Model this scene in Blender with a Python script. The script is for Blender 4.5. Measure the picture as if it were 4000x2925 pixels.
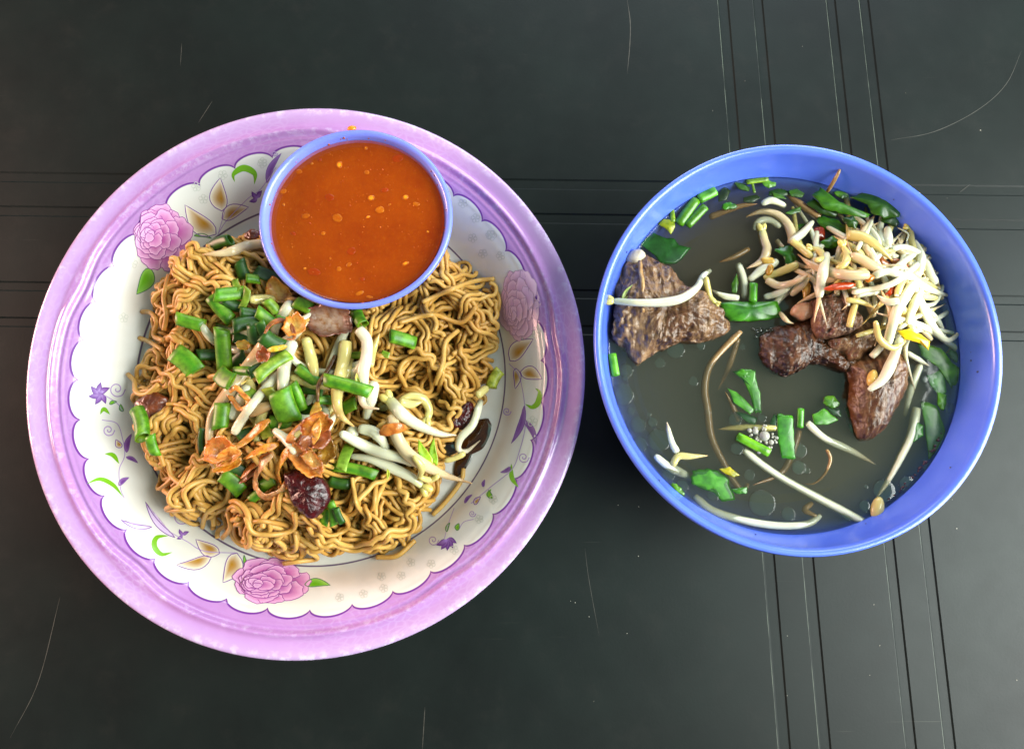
import bpy, bmesh, math, random
import numpy as np

S = 0.01                       # all layout below is in centimetres; the scene is in metres
F, TH, H = 2800.0, math.radians(8.9), 33.0
CT, ST = math.cos(TH), math.sin(TH)
sc = bpy.context.scene
for o in list(bpy.data.objects): bpy.data.objects.remove(o)
COL = sc.collection

# ------------------------------------------------------------------ camera
cam = bpy.data.cameras.new('camera'); cam.sensor_width = 36.0; cam.lens = 36.0 * F / 4000.0
cam.clip_start = 0.01; cam.clip_end = 50
camo = bpy.data.objects.new('camera', cam); COL.objects.link(camo)
camo.location = (0, 0, H * S); camo.rotation_euler = (TH, 0, 0); sc.camera = camo

# ------------------------------------------------------------------ world, lamps, exposure
w = bpy.data.worlds.new('World'); sc.world = w; w.use_nodes = True
bg = w.node_tree.nodes['Background']; bg.inputs[0].default_value = (0.92, 1.0, 0.95, 1); bg.inputs[1].default_value = 0.23
from mathutils import Vector
def area(name, loc, target, sx, sy, power, color):
    l = bpy.data.lights.new(name, 'AREA'); l.shape = 'RECTANGLE'; l.size = sx * S; l.size_y = sy * S
    l.energy = power; l.color = color
    o = bpy.data.objects.new(name, l); COL.objects.link(o)
    o.location = [c * S for c in loc]
    d = Vector(target) - Vector(loc); o.rotation_euler = d.to_track_quat('-Z', 'Y').to_euler()
    return o
area('doorway_daylight', (118, -16, 84), (2, 3, 0), 105, 115, 60, (0.97, 1.0, 0.96))
area('open_side_daylight', (30, 125, 62), (-4, 5, 0), 110, 36, 12, (0.80, 0.90, 1.0))
area('warm_room_light', (-135, 22, 30), (0, 2, 2), 60, 40, 30, (1.0, 0.58, 0.45))
area('added_teal_panel', (78, 4, 78), (14, 4, 0), 60, 150, 3.6, (0.45, 1.0, 0.86))  # added unseen teal panel, put in to tint the table top's reflections
sp = bpy.data.lights.new('sunbeam', 'SPOT'); sp.energy = 105; sp.color = (1.0, 0.96, 0.80); sp.spot_size = math.radians(2.1)
sp.spot_blend = 0.75; sp.shadow_soft_size = 0.004
spo = bpy.data.objects.new('sunbeam', sp); COL.objects.link(spo)   # falls on the end of the sprout heap
tgt = Vector((0.1554, 0.0707, .056)); spo.location = tgt + Vector((.55, -.25, .75)); spo.rotation_euler = (tgt - spo.location).to_track_quat('-Z', 'Y').to_euler()
sc.view_settings.view_transform = 'Standard'; sc.view_settings.look = 'None'
sc.view_settings.exposure = 0.0; sc.view_settings.gamma = 1.0
sc.render.engine = 'CYCLES'
cy = sc.cycles; cy.use_denoising = True; cy.max_bounces = 10; cy.diffuse_bounces = 3; cy.glossy_bounces = 3
cy.transparent_max_bounces = 24; cy.volume_bounces = 4; cy.sample_clamp_indirect = 4.0; cy.caustics_reflective = False; cy.caustics_refractive = False

rng = np.random.default_rng(7); random.seed(7)

# ------------------------------------------------------------------ projection helpers (pixel of the 4000x2925 frame -> point at a height)
def at(px, py, z):
    dx, dy, dz = (px - 2000) / F, -(py - 1462.5) / F, -1.0
    wx, wy, wz = dx, CT * dy - ST * dz, ST * dy + CT * dz
    t = (z - H) / wz
    return wx * t, wy * t
def cmw(wpx, z): return wpx * (H - z) / F
CR = {'N': (0, 0, 1), 'A': (50, 400, .6052), 'K': (1000, 450, .5755), 'C3': (400, 900, .4844), 'C4': (1200, 1100, .5448), 'C5': (600, 1500, .4844),
      'C6': (50, 1400, .7261), 'R': (1800, 900, .6659), 'D': (1300, 1700, .5449), 'B1': (2250, 500, .5448), 'B2': (2750, 600, .5312),
      'B3': (2300, 1300, .5448), 'B4': (3000, 1250, .5751)}
def nat(cr, p):
    ox, oy, s = CR[cr]; return (ox + p[0] * s, oy + p[1] * s)
def natw(cr, wv): return CR[cr][2] * wv

# ------------------------------------------------------------------ materials
def lin(r, g, b):
    f = lambda c: (c / 255 / 12.92) if c / 255 <= .04045 else ((c / 255 + .055) / 1.055) ** 2.4
    return (f(r), f(g), f(b), 1)
def N(nt, t, **kw):
    n = nt.nodes.new(t)
    for k, v in kw.items(): setattr(n, k, v)
    return n
def base_mat(name):
    m = bpy.data.materials.new(name); m.use_nodes = True
    nt = m.node_tree; return m, nt, nt.nodes['Principled BSDF']
def mathn(nt, op, a, b=None, c=None):
    n = N(nt, 'ShaderNodeMath', operation=op)
    for i, v in enumerate((a, b, c)):
        if v is None: continue
        if isinstance(v, (int, float)): n.inputs[i].default_value = v
        else: nt.links.new(v, n.inputs[i])
    return n.outputs[0]
def mixc(nt, fac, a, b, mode='MIX'):
    n = N(nt, 'ShaderNodeMix', data_type='RGBA', blend_type=mode)
    for i, v in ((0, fac), (6, a), (7, b)):
        if isinstance(v, (int, float)): n.inputs[i].default_value = v
        elif isinstance(v, tuple): n.inputs[i].default_value = v
        else: nt.links.new(v, n.inputs[i])
    return n.outputs[2]
def noise(nt, scale, detail=4, rough=.55, coord='Object', vec=None, rnd=True):
    n = N(nt, 'ShaderNodeTexNoise'); n.inputs['Scale'].default_value = scale; n.inputs['Detail'].default_value = detail; n.inputs['Roughness'].default_value = rough
    if vec is None:
        tc = N(nt, 'ShaderNodeTexCoord'); vec = tc.outputs[coord]
        if rnd:
            oi = N(nt, 'ShaderNodeObjectInfo'); ad = N(nt, 'ShaderNodeVectorMath', operation='ADD')
            nt.links.new(vec, ad.inputs[0]); nt.links.new(oi.outputs['Random'], ad.inputs[1]); vec = ad.outputs[0]
    nt.links.new(vec, n.inputs['Vector']); return n.outputs['Fac']
def ramp(nt, fac, lo, hi):
    n = N(nt, 'ShaderNodeMapRange'); nt.links.new(fac, n.inputs[0]); n.inputs[1].default_value = lo; n.inputs[2].default_value = hi; return n.outputs[0]
def bump(nt, b, h, strength=.3, dist=.0005):
    n = N(nt, 'ShaderNodeBump'); n.inputs['Strength'].default_value = strength; n.inputs['Distance'].default_value = dist
    nt.links.new(h, n.inputs['Height']); nt.links.new(n.outputs[0], b.inputs['Normal'])
def pm(name, c1, c2=None, scale=300, rough=.4, sss=0, sssr=(1, .6, .3), ssss=.002, coat=0, bumpv=None, rnd=None, attr=False, spec=.5, lo=.35, hi=.65, trans=0):
    """principled with colour noise, optional vertex colour, per-object variation, scattering and relief"""
    m, nt, b = base_mat(name)
    if attr:
        a = N(nt, 'ShaderNodeVertexColor'); a.layer_name = 'Col'; c = a.outputs[0]
        if c2 is not None: c = mixc(nt, ramp(nt, noise(nt, scale), lo, hi), c, mixc(nt, 1.0, c, c2, 'MULTIPLY'))
    else:
        c = c1
        if c2 is not None: c = mixc(nt, ramp(nt, noise(nt, scale), lo, hi), c1, c2)
    if rnd is not None:
        oi = N(nt, 'ShaderNodeObjectInfo'); c = mixc(nt, oi.outputs['Random'], c, mixc(nt, 1.0, c, rnd, 'MULTIPLY'))
    if isinstance(c, tuple): b.inputs['Base Color'].default_value = c
    else: nt.links.new(c, b.inputs['Base Color'])
    b.inputs['Roughness'].default_value = rough; b.inputs['Specular IOR Level'].default_value = spec
    b.inputs['Subsurface Weight'].default_value = sss; b.inputs['Subsurface Radius'].default_value = sssr; b.inputs['Subsurface Scale'].default_value = ssss
    b.inputs['Coat Weight'].default_value = coat; b.inputs['Coat Roughness'].default_value = .08
    b.inputs['Transmission Weight'].default_value = trans
    if bumpv: bump(nt, b, noise(nt, bumpv[0], 6, .6), bumpv[1], bumpv[2])
    return m

# ------------------------------------------------------------------ mesh helpers
def mk(name, V, Fc, mat, parent=None, smooth=True, cols=None, origin='base', flatprint=False):
    V = np.asarray(V, float)
    if origin == 'base': o0 = np.array([V[:, 0].mean(), V[:, 1].mean(), V[:, 2].min()])
    else: o0 = np.asarray(origin, float)
    me = bpy.data.meshes.new(name); me.from_pydata(((V - o0) * S).tolist(), [], [tuple(map(int, f)) for f in Fc]); me.update()
    if smooth and not flatprint:
        bm = bmesh.new(); bm.from_mesh(me); bmesh.ops.recalc_face_normals(bm, faces=bm.faces); bm.to_mesh(me); bm.free()
    if smooth: me.polygons.foreach_set('use_smooth', [True] * len(me.polygons))
    if cols is not None:
        ca = me.color_attributes.new('Col', 'FLOAT_COLOR', 'POINT'); ca.data.foreach_set('color', np.asarray(cols, np.float32).ravel())
    me.materials.append(mat)
    o = bpy.data.objects.new(name, me); COL.objects.link(o); o.location = o0 * S
    if parent is not None:
        o.parent = parent; o.location = (o0 - np.array(parent['_o'])) * S if '_o' in parent else o0 * S
    o['_o'] = [float(v) for v in o0]
    return o
def tag(o, label, cat, group=None, kind=None):
    if label: o['label'] = label
    if cat: o['category'] = cat
    if group: o['group'] = group
    if kind: o['kind'] = kind
    return o
def cat_rom(P, n):
    P = np.asarray(P, float)
    if len(P) == 2: P = np.array([P[0], (P[0] + P[1]) / 2, P[1]])
    d = np.r_[0, np.cumsum(np.linalg.norm(np.diff(P, axis=0), axis=1))]; d /= d[-1]
    Q = np.vstack([2 * P[0] - P[1], P, 2 * P[-1] - P[-2]]); out = []
    for t in np.linspace(0, 1, n):
        i = min(int(np.searchsorted(d, t, 'right')) - 1, len(P) - 2); u = (t - d[i]) / max(d[i + 1] - d[i], 1e-9)
        a, b, c, e = Q[i], Q[i + 1], Q[i + 2], Q[i + 3]
        out.append(.5 * (2 * b + (c - a) * u + (2 * a - 5 * b + 4 * c - e) * u * u + (3 * b - a - 3 * c + e) * u ** 3))
    return np.array(out)
def tube(P, R, seg=8, flat=1.0, up=(0, 0, 1), roll=None):
    """closed tube round a polyline; flat < 1 squashes it along 'up' (ribbon)"""
    P = np.asarray(P, float); n = len(P); R = np.broadcast_to(R, (n,)).astype(float)
    T = np.gradient(P, axis=0); T /= np.linalg.norm(T, axis=1)[:, None] + 1e-9
    V = []; up = np.asarray(up, float)
    for i in range(n):
        u = up - T[i] * np.dot(up, T[i])
        if np.linalg.norm(u) < .15: u = np.array([0, 1, .3]) - T[i] * np.dot([0, 1, .3], T[i])
        u /= np.linalg.norm(u); s = np.cross(T[i], u)
        if roll is not None:
            a = roll[i] if np.ndim(roll) else roll
            u, s = u * math.cos(a) + s * math.sin(a), s * math.cos(a) - u * math.sin(a)
        for k in range(seg):
            a = 2 * math.pi * k / seg
            V.append(P[i] + R[i] * (math.cos(a) * s + math.sin(a) * u * flat))
    Fc = [(i * seg + k, i * seg + (k + 1) % seg, (i + 1) * seg + (k + 1) % seg, (i + 1) * seg + k) for i in range(n - 1) for k in range(seg)]
    V.append(P[0] - T[0] * R[0] * .3 * min(1, flat + .3)); V.append(P[-1] + T[-1] * R[-1] * .3 * min(1, flat + .3)); a, b = len(V) - 2, len(V) - 1
    Fc += [(a, (k + 1) % seg, k) for k in range(seg)] + [(b, (n - 1) * seg + k, (n - 1) * seg + (k + 1) % seg) for k in range(seg)]
    return np.array(V), Fc
def ellipsoid(c, rx, ry, rz, ang=0, nu=12, nv=7, tilt=0):
    V = []; ca, sa = math.cos(ang), math.sin(ang)
    for j in range(nv + 1):
        ph = math.pi * j / nv
        for i in range(nu):
            a = 2 * math.pi * i / nu; x, y, z = rx * math.sin(ph) * math.cos(a), ry * math.sin(ph) * math.sin(a), rz * math.cos(ph)
            z += x * math.tan(tilt)
            V.append((c[0] + x * ca - y * sa, c[1] + x * sa + y * ca, c[2] + z))
    Fc = [(j * nu + i, (j + 1) * nu + i, (j + 1) * nu + (i + 1) % nu, j * nu + (i + 1) % nu) for j in range(nv) for i in range(nu)]
    return np.array(V), Fc
def join(parts):
    V = []; Fc = []; n = 0
    for v, f in parts:
        V.append(np.asarray(v)); Fc += [tuple(i + n for i in q) for q in f]; n += len(v)
    return np.vstack(V), Fc
def lathe(prof, seg, cx, cy, sx=1, sy=1, closed=True, fz=None):
    prof = np.asarray(prof, float); n = len(prof); V = []
    for k in range(seg):
        a = 2 * math.pi * k / seg
        for r, z in prof:
            dz = fz(r, a, z) if fz else 0
            V.append((cx + sx * r * math.cos(a), cy + sy * r * math.sin(a), z + dz))
    m = n if closed else n - 1
    Fc = [(k * n + i, ((k + 1) % seg) * n + i, ((k + 1) % seg) * n + (i + 1) % n, k * n + (i + 1) % n) for k in range(seg) for i in range(m)]
    return np.array(V), Fc
# cheap smooth value noise in numpy (fBm) for relief of built shapes
_tab = rng.random((64, 64, 64))
def vnoise(P, s):
    Q = np.asarray(P) * s + 1000.3; I = np.floor(Q).astype(int); f = Q - I; f = f * f * (3 - 2 * f); r = 0
    for dx in (0, 1):
        for dy in (0, 1):
            for dz in (0, 1):
                wgt = (f[..., 0] if dx else 1 - f[..., 0]) * (f[..., 1] if dy else 1 - f[..., 1]) * (f[..., 2] if dz else 1 - f[..., 2])
                r = r + wgt * _tab[(I[..., 0] + dx) % 64, (I[..., 1] + dy) % 64, (I[..., 2] + dz) % 64]
    return r
def fbm(P, s, o=4):
    r = 0; a = .5
    for k in range(o): r = r + a * (vnoise(P, s * 2 ** k) - .5); a *= .55
    return r

# ------------------------------------------------------------------ height field that things are laid on, one after the other
class Field:
    def __init__(s, x0, y0, wd, base, res=.05):
        s.x0, s.y0, s.res = x0, y0, res; s.n = int(wd / res)
        xs = x0 + (np.arange(s.n) + .5) * res; ys = y0 + (np.arange(s.n) + .5) * res
        s.X, s.Y = np.meshgrid(xs, ys, indexing='ij'); s.h = base(s.X, s.Y)
    def ij(s, x, y):
        return (np.clip(((np.asarray(x) - s.x0) / s.res).astype(int), 0, s.n - 1), np.clip(((np.asarray(y) - s.y0) / s.res).astype(int), 0, s.n - 1))
    def z(s, x, y, r=0):
        i, j = s.ij(x, y); z = s.h[i, j]
        if r:
            for a in range(8):
                i, j = s.ij(np.asarray(x) + r * math.cos(a * .785), np.asarray(y) + r * math.sin(a * .785)); z = np.maximum(z, s.h[i, j])
        return z
    def stamp(s, P, R):
        R = np.broadcast_to(R, (len(P),)); k = int(np.max(R) / s.res) + 1
        for (x, y, z), r in zip(P, R):
            i, j = s.ij(x, y); a, b, c, d = max(i - k, 0), min(i + k + 1, s.n), max(j - k, 0), min(j + k + 1, s.n)
            dd = (s.X[a:b, c:d] - x) ** 2 + (s.Y[a:b, c:d] - y) ** 2
            t = np.where(dd < r * r, z + np.sqrt(np.maximum(r * r - dd, 0)), -9); s.h[a:b, c:d] = np.maximum(s.h[a:b, c:d], t)
    def locate(s, px, py, up=0):
        z = 3.0
        for _ in range(6): x, y = at(px, py, z); z = .5 * z + .5 * (float(s.z(x, y)) + up)
        return x, y, z
    def lay(s, pts, r, smooth=9, sink=.15, dens=.12):
        """pts: pixel polyline -> 3D centre line resting on what lies below"""
        P = cat_rom(np.array(pts, float), max(8, int(sum(math.dist(pts[i], pts[i + 1]) for i in range(len(pts) - 1)) / 11)))
        Q = np.array([s.locate(x, y, r) for x, y in P])
        zb = s.z(Q[:, 0], Q[:, 1], r * .6) + r * (1 - sink)
        zz = soft(zb, smooth); zz = np.maximum(zz, zb - r * .6); zz = soft(zz, 5)
        out = []
        for (x, y), z in zip(P, zz): out.append((*at(x, y, z), z))
        return np.array(out)
def soft(z, k):
    k = min(k, len(z) // 2 * 2 - 1)
    if k < 3: return z
    wv = np.hanning(k + 2)[1:-1]; wv /= wv.sum(); return np.convolve(np.pad(z, k // 2, 'edge'), wv, 'valid')

# ================================================================== TABLE
PC = (-8.67, 4.95); BC = (11.0, 5.52); CC = (-6.35, 10.8)
def mat_table():
    m, nt, b = base_mat('black_moulded_plastic')
    tc = N(nt, 'ShaderNodeTexCoord'); v = tc.outputs['Object']
    n1 = noise(nt, 14, 5, .6, vec=v); n2 = noise(nt, 900, 2, .5, vec=v); n3 = noise(nt, 60, 6, .7, vec=v)
    c = mixc(nt, ramp(nt, n1, .35, .7), lin(13, 19, 18), lin(20, 28, 26))
    c = mixc(nt, mathn(nt, 'MULTIPLY', ramp(nt, n3, .55, .8), .35), c, lin(34, 34, 31))
    # hairline scratches: strongly stretched noise in two directions
    sc_ = None
    for ang, thr in ((.5, .74), (-1.1, .755), (1.35, .75)):
        mp = N(nt, 'ShaderNodeMapping'); mp.inputs['Rotation'].default_value = (0, 0, ang); mp.inputs['Scale'].default_value = (14, 900, 1); nt.links.new(v, mp.inputs[0])
        s1 = ramp(nt, noise(nt, 1, 2, .5, vec=mp.outputs[0]), thr, thr + .05); sc_ = s1 if sc_ is None else mathn(nt, 'MAXIMUM', sc_, s1)
    sc_ = mathn(nt, 'MULTIPLY', sc_, ramp(nt, noise(nt, 9, 3, vec=v), .5, .65))
    c = mixc(nt, mathn(nt, 'MULTIPLY', sc_, .35), c, lin(120, 118, 108))
    nt.links.new(c, b.inputs['Base Color'])
    nt.links.new(mathn(nt, 'ADD', mathn(nt, 'MULTIPLY', n3, .14), .37), b.inputs['Roughness'])
    b.inputs['Specular IOR Level'].default_value = .24
    bump(nt, b, mathn(nt, 'ADD', n2, mathn(nt, 'MULTIPLY', n3, .5)), .10, .0002)
    return m
KV, KH = -.029, -.0147
def u_of(px, py): x, y = at(px, py, 0); return x - KV * y
def v_of(px, py): x, y = at(px, py, 0); return y - KH * x
top_v = ((2807, 2846), (2943, 2978), (3226, 3257), (3355, 3388)); bot_v = ((3045, 3085), (3206, 3246), (3549, 3587), (3700, 3740))
us = [tuple((u_of(a, 0) + u_of(b, 2925)) / 2 for a, b in zip(t, q)) for t, q in zip(top_v, bot_v)]
vs = [tuple(v_of(3900, y) for y in p) for p in ((726, 763), (859, 896), (1155, 1189), (1295, 1330))]
vs = [(min(p), max(p)) for p in vs][::-1]
def cuts(pairs, lo, hi, e=.035):
    c = [(lo, 0)]; 
    for a, b in pairs: c += [(a - e, 0), (a + e, -1), (b - e, -1), (b + e, 0)]
    return c + [(hi, 0)]
cu, cv = cuts(us, -75, 75), cuts(vs, -60, 70); D = .05
V = [(u + KV * v, v + KH * u, D * min(a, b)) for u, a in cu for v, b in cv]; nv = len(cv)
Fc = [(i * nv + j, (i + 1) * nv + j, (i + 1) * nv + j + 1, i * nv + j + 1) for i in range(len(cu) - 1) for j in range(nv - 1)]
nb = len(V); V += [(x, y, -2.2) for x, y in ((-80, -65), (80, -65), (80, 75), (-80, 75))]; Fc.append((nb + 3, nb + 2, nb + 1, nb))
table = mk('table_top', V, Fc, mat_table(), smooth=False, origin=(0, 0, 0)); table['kind'] = 'structure'
tag(table, 'black moulded plastic table top with shallow grooves and fine scratches', None)
m_scr = pm('scratch_grey', lin(62, 60, 54), rough=.6); m_edge = pm('worn_lit_groove_edge', lin(98, 106, 94), lin(30, 34, 32), 60, rough=.5, lo=.4, hi=.6)
for a_, b_ in us:      # sharp left groove lips: rubbed pale, with the light they catch painted in
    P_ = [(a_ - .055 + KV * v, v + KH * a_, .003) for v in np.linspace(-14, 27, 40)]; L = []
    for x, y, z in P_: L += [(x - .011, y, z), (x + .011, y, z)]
    mk('worn_lit_edge', L, [(2 * i, 2 * i + 1, 2 * i + 3, 2 * i + 2) for i in range(39)], m_edge, table)
for pts, wd in (([(2450, 0), (2462, 90), (2460, 180), (2450, 290)], 5), ([(3990, 200), (3930, 330), (3820, 430), (3650, 515), (3480, 548)], 4), ([(235, 2330), (150, 2660), (40, 2880)], 4),
                ([(1660, 2760), (1650, 2925)], 4), ([(830, 395), (775, 480)], 4), ([(2285, 2140), (2300, 2260), (2340, 2480)], 3), ([(710, 170), (705, 260)], 3), ([(3745, 755), (3790, 720)], 4)):
    P = cat_rom(pts, 24); W = np.interp(np.linspace(0, 1, 24), [0, .2, .8, 1], [.2, 1, .8, .15]) * (0.7 + .6 * rng.random(24)) * cmw(wd * .7, 0) / 2
    L = []; 
    for i in range(24):
        x, y = at(*P[i], 0); t = P[min(i + 1, 23)] - P[max(i - 1, 0)]; nx, ny = t[1], t[0]; q = math.hypot(nx, ny)
        L += [(x + nx / q * W[i], y + ny / q * W[i], .004), (x - nx / q * W[i], y - ny / q * W[i], .004)]
    mk('scratch', L, [(2 * i, 2 * i + 1, 2 * i + 3, 2 * i + 2) for i in range(23)], m_scr, table)
parts = []
for k in range(46):
    px, py = rng.uniform(0, 4000), rng.uniform(0, 2925)
    if k < 35: px = rng.uniform(2200, 4000)
    x, y = at(px, py, 0)
    if math.hypot(x - PC[0], y - PC[1]) < 12 or math.hypot(x - BC[0], y - BC[1]) < 8: continue
    r = rng.uniform(.01, .028); parts.append(ellipsoid((x, y, r * .4), r, r * rng.uniform(.5, 1.6), r * .5, rng.uniform(0, 3), 6, 4))
du = mk('dust_specks', *join(parts), pm('pale_dust', lin(190, 185, 170), rough=.8), table, origin=(0, 0, 0)); du['kind'] = 'stuff'

# ================================================================== PLATE
prof_r = np.array([0, 6.5, 7.6, 8.1, 8.36, 8.7, 9.2, 9.7, 10.05, 10.25, 10.4, 10.55, 10.72, 10.9, 11.05, 11.25, 11.5, 11.68, 11.75])
prof_z = np.array([.55, .55, .58, .68, .84, 1.22, 1.86, 2.42, 2.72, 2.84, 2.86, 2.92, 3.06, 3.10, 3.06, 3.12, 3.22, 3.24, 3.16])
def pz(r): return np.interp(r, prof_r, prof_z)
rr = np.r_[np.linspace(0.02, 7.4, 8), np.linspace(7.6, 9.9, 22), np.linspace(9.98, 11.75, 40)]
zt = np.convolve(np.pad(pz(rr), 2, 'edge'), [.1, .2, .4, .2, .1], 'valid')
top = list(zip(rr, zt))
under = [(11.70, 3.02), (11.4, 2.98), (10.8, 2.86), (10.2, 2.58), (9.5, 1.9), (8.9, 1.1), (8.3, .42), (7.6, .30), (7.3, .30), (7.2, .02), (6.9, .02), (6.8, .3), (.02, .3)]
cusps = [math.radians(-a) for a in (129, 56, -8, -82, -160)]
def relief(r, a, z):
    if r < 10.1 or z < 2.7: return 0
    c = sum(math.exp(-((math.atan2(math.sin(a - q), math.cos(a - q))) / .10) ** 2) for q in cusps)
    s = r + .16 * c
    return (.075 * math.exp(-((s - 10.80) / .09) ** 2) - .06 * math.exp(-((s - 10.62) / .07) ** 2) + .05 * math.exp(-((s - 10.45) / .07) ** 2)) * (1 if r < 11.3 else 0)
def mat_plate():
    m, nt, b = base_mat('printed_melamine')
    tc = N(nt, 'ShaderNodeTexCoord'); v = tc.outputs['Object']; sx = N(nt, 'ShaderNodeSeparateXYZ'); nt.links.new(v, sx.inputs[0])
    x, y = sx.outputs[0], sx.outputs[1]
    r = mathn(nt, 'MULTIPLY', mathn(nt, 'SQRT', mathn(nt, 'ADD', mathn(nt, 'MULTIPLY', x, x), mathn(nt, 'MULTIPLY', y, y))), 100)
    th = mathn(nt, 'ARCTAN2', y, x)
    ph = mathn(nt, 'FRACT', mathn(nt, 'ADD', mathn(nt, 'MULTIPLY', th, 36 / (2 * math.pi)), 36.0 + 97.6 / 10))
    q = mathn(nt, 'SUBTRACT', mathn(nt, 'MULTIPLY', ph, 2), 1)
    arc = mathn(nt, 'SQRT', mathn(nt, 'MAXIMUM', mathn(nt, 'SUBTRACT', 1.02, mathn(nt, 'MULTIPLY', q, q)), 0))
    edge = mathn(nt, 'ADD', mathn(nt, 'MULTIPLY', arc, .33), 9.86)
    d = mathn(nt, 'SUBTRACT', r, edge)
    n1 = noise(nt, 45, 6, .65, vec=v); n2 = noise(nt, 260, 5, .7, vec=v); n3 = noise(nt, 18, 3, .5, vec=v)
    violet = mixc(nt, ramp(nt, n1, .35, .68), lin(178, 130, 188), lin(168, 118, 178))
    violet = mixc(nt, mathn(nt, 'MULTIPLY', ramp(nt, r, 10.9, 11.6), .55), violet, lin(196, 172, 212))
    # wear: broken pale scuffing on the ridge and the outer lip
    rb = mathn(nt, 'SUBTRACT', 1.0, mathn(nt, 'MULTIPLY', mathn(nt, 'ABSOLUTE', mathn(nt, 'SUBTRACT', r, 10.75)), 5))
    wear = mathn(nt, 'MULTIPLY', ramp(nt, n2, .5, .62), mathn(nt, 'MAXIMUM', mathn(nt, 'MULTIPLY', rb, .3), mathn(nt, 'MULTIPLY', ramp(nt, r, 11.35, 11.65), .5)))
    mp = N(nt, 'ShaderNodeCombineXYZ'); nt.links.new(mathn(nt, 'MULTIPLY', th, 26), mp.inputs[0]); nt.links.new(mathn(nt, 'MULTIPLY', r, 5), mp.inputs[1])
    cell = N(nt, 'ShaderNodeTexVoronoi', feature='DISTANCE_TO_EDGE'); nt.links.new(mp.outputs[0], cell.inputs['Vector']); cell.inputs['Scale'].default_value = 1.0
    refl_cells = mathn(nt, 'MULTIPLY', ramp(nt, cell.outputs['Distance'], .16, .02), ramp(nt, n3, .42, .62))  # cell network: glossy reflections on the rim, painted into the violet
    violet = mixc(nt, mathn(nt, 'MULTIPLY', refl_cells, .12), violet, lin(214, 205, 230))
    violet = mixc(nt, wear, violet, lin(222, 216, 236))
    white = mixc(nt, mathn(nt, 'MULTIPLY', ramp(nt, n1, .5, .75), .35), lin(218, 215, 208), lin(202, 193, 178))
    # sauce stains low on the wall
    st_ = mathn(nt, 'MULTIPLY', ramp(nt, mathn(nt, 'ABSOLUTE', mathn(nt, 'SUBTRACT', r, 8.75)), .55, .05), ramp(nt, n3, .5, .75))
    white = mixc(nt, mathn(nt, 'MULTIPLY', st_, .45), white, lin(196, 150, 105))
    c = mixc(nt, ramp(nt, d, -.012, .012), white, violet)
    c = mixc(nt, ramp(nt, mathn(nt, 'ABSOLUTE', mathn(nt, 'SUBTRACT', d, .02)), .05, .025), c, lin(110, 48, 140))
    c = mixc(nt, mathn(nt, 'MULTIPLY', ramp(nt, mathn(nt, 'ABSOLUTE', mathn(nt, 'SUBTRACT', r, 8.36)), .045, .02), .9), c, lin(74, 38, 92))
    nt.links.new(c, b.inputs['Base Color']); nt.links.new(mathn(nt, 'ADD', mathn(nt, 'MULTIPLY', n2, .15), .1), b.inputs['Roughness'])
    b.inputs['Coat Weight'].default_value = .25; b.inputs['Coat Roughness'].default_value = .12
    bump(nt, b, n1, .02, .0006)
    return m
V, Fc = lathe(top + under, 288, PC[0], PC[1], fz=relief)
plate = mk('melamine_plate', V, Fc, mat_plate(), origin=(PC[0], PC[1], 0))
tag(plate, 'deep violet rimmed melamine plate with scalloped white band and rose print', 'plate')

# printed motifs: flat print, laid on the plate's own surface
def on_plate(px, py, up=.006):
    z = 1.5
    for _ in range(14):
        x, y = at(px, py, z); z = .5 * z + .5 * (float(np.interp(math.hypot(x - PC[0], y - PC[1]), rr, zt)) + up)
    return (x, y, z)
def mat_print():
    m, nt, b = base_mat('plate_print'); a = N(nt, 'ShaderNodeVertexColor'); a.layer_name = 'Col'
    nt.links.new(a.outputs[0], b.inputs['Base Color']); b.inputs['Roughness'].default_value = .22; b.inputs['Coat Weight'].default_value = .2; return m
M_PR = mat_print()
class Print:
    def __init__(s): s.V = []; s.F = []; s.C = []; s.l = 0
    def poly(s, pts, cin, cout, centre=None, rings=3):
        """filled outline (pixels), colour running from centre to edge"""
        pts = np.asarray(pts, float); c = pts.mean(0) if centre is None else np.asarray(centre, float); n = len(pts); b0 = len(s.V); up = .006 + .0025 * s.l; s.l += 1
        for k in range(1, rings + 1):
            f = k / rings
            for p in pts: s.V.append(on_plate(*(c + (p - c) * f), up)); s.C.append([cin[i] * (1 - f * f) + cout[i] * f * f for i in range(4)])
        s.V.append(on_plate(*c, up)); s.C.append(cin); ce = len(s.V) - 1
        s.F += [(ce, b0 + i, b0 + (i + 1) % n) for i in range(n)]
        s.F += [(b0 + k * n + i, b0 + (k + 1) * n + i, b0 + (k + 1) * n + (i + 1) % n, b0 + k * n + (i + 1) % n) for k in range(rings - 1) for i in range(n)]
    def line(s, pts, wd, col, n=None, taper=False, close=False):
        P = cat_rom(pts, n or max(8, len(pts) * 7)); 
        if close: P = np.asarray(list(pts) + [pts[0]], float)
        b0 = len(s.V); m = len(P); up = .008 + .0025 * s.l; s.l += 1
        for i in range(m):
            t = P[min(i + 1, m - 1)] - P[max(i - 1, 0)]; t = t / (np.linalg.norm(t) + 1e-9); w_ = wd / 2 * (math.sin(math.pi * (i + .3) / (m - .4)) if taper else 1)
            for sg in (1, -1): s.V.append(on_plate(*(P[i] + sg * w_ * np.array([t[1], -t[0]])), up)); s.C.append(col)
        s.F += [(b0 + 2 * i, b0 + 2 * i + 1, b0 + 2 * i + 3, b0 + 2 * i + 2) for i in range(m - 1)]
    def done(s, name): return mk(name, s.V, [f[::-1] for f in s.F], M_PR, plate, cols=s.C, flatprint=True)
OUT = lin(132, 92, 160)
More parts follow.
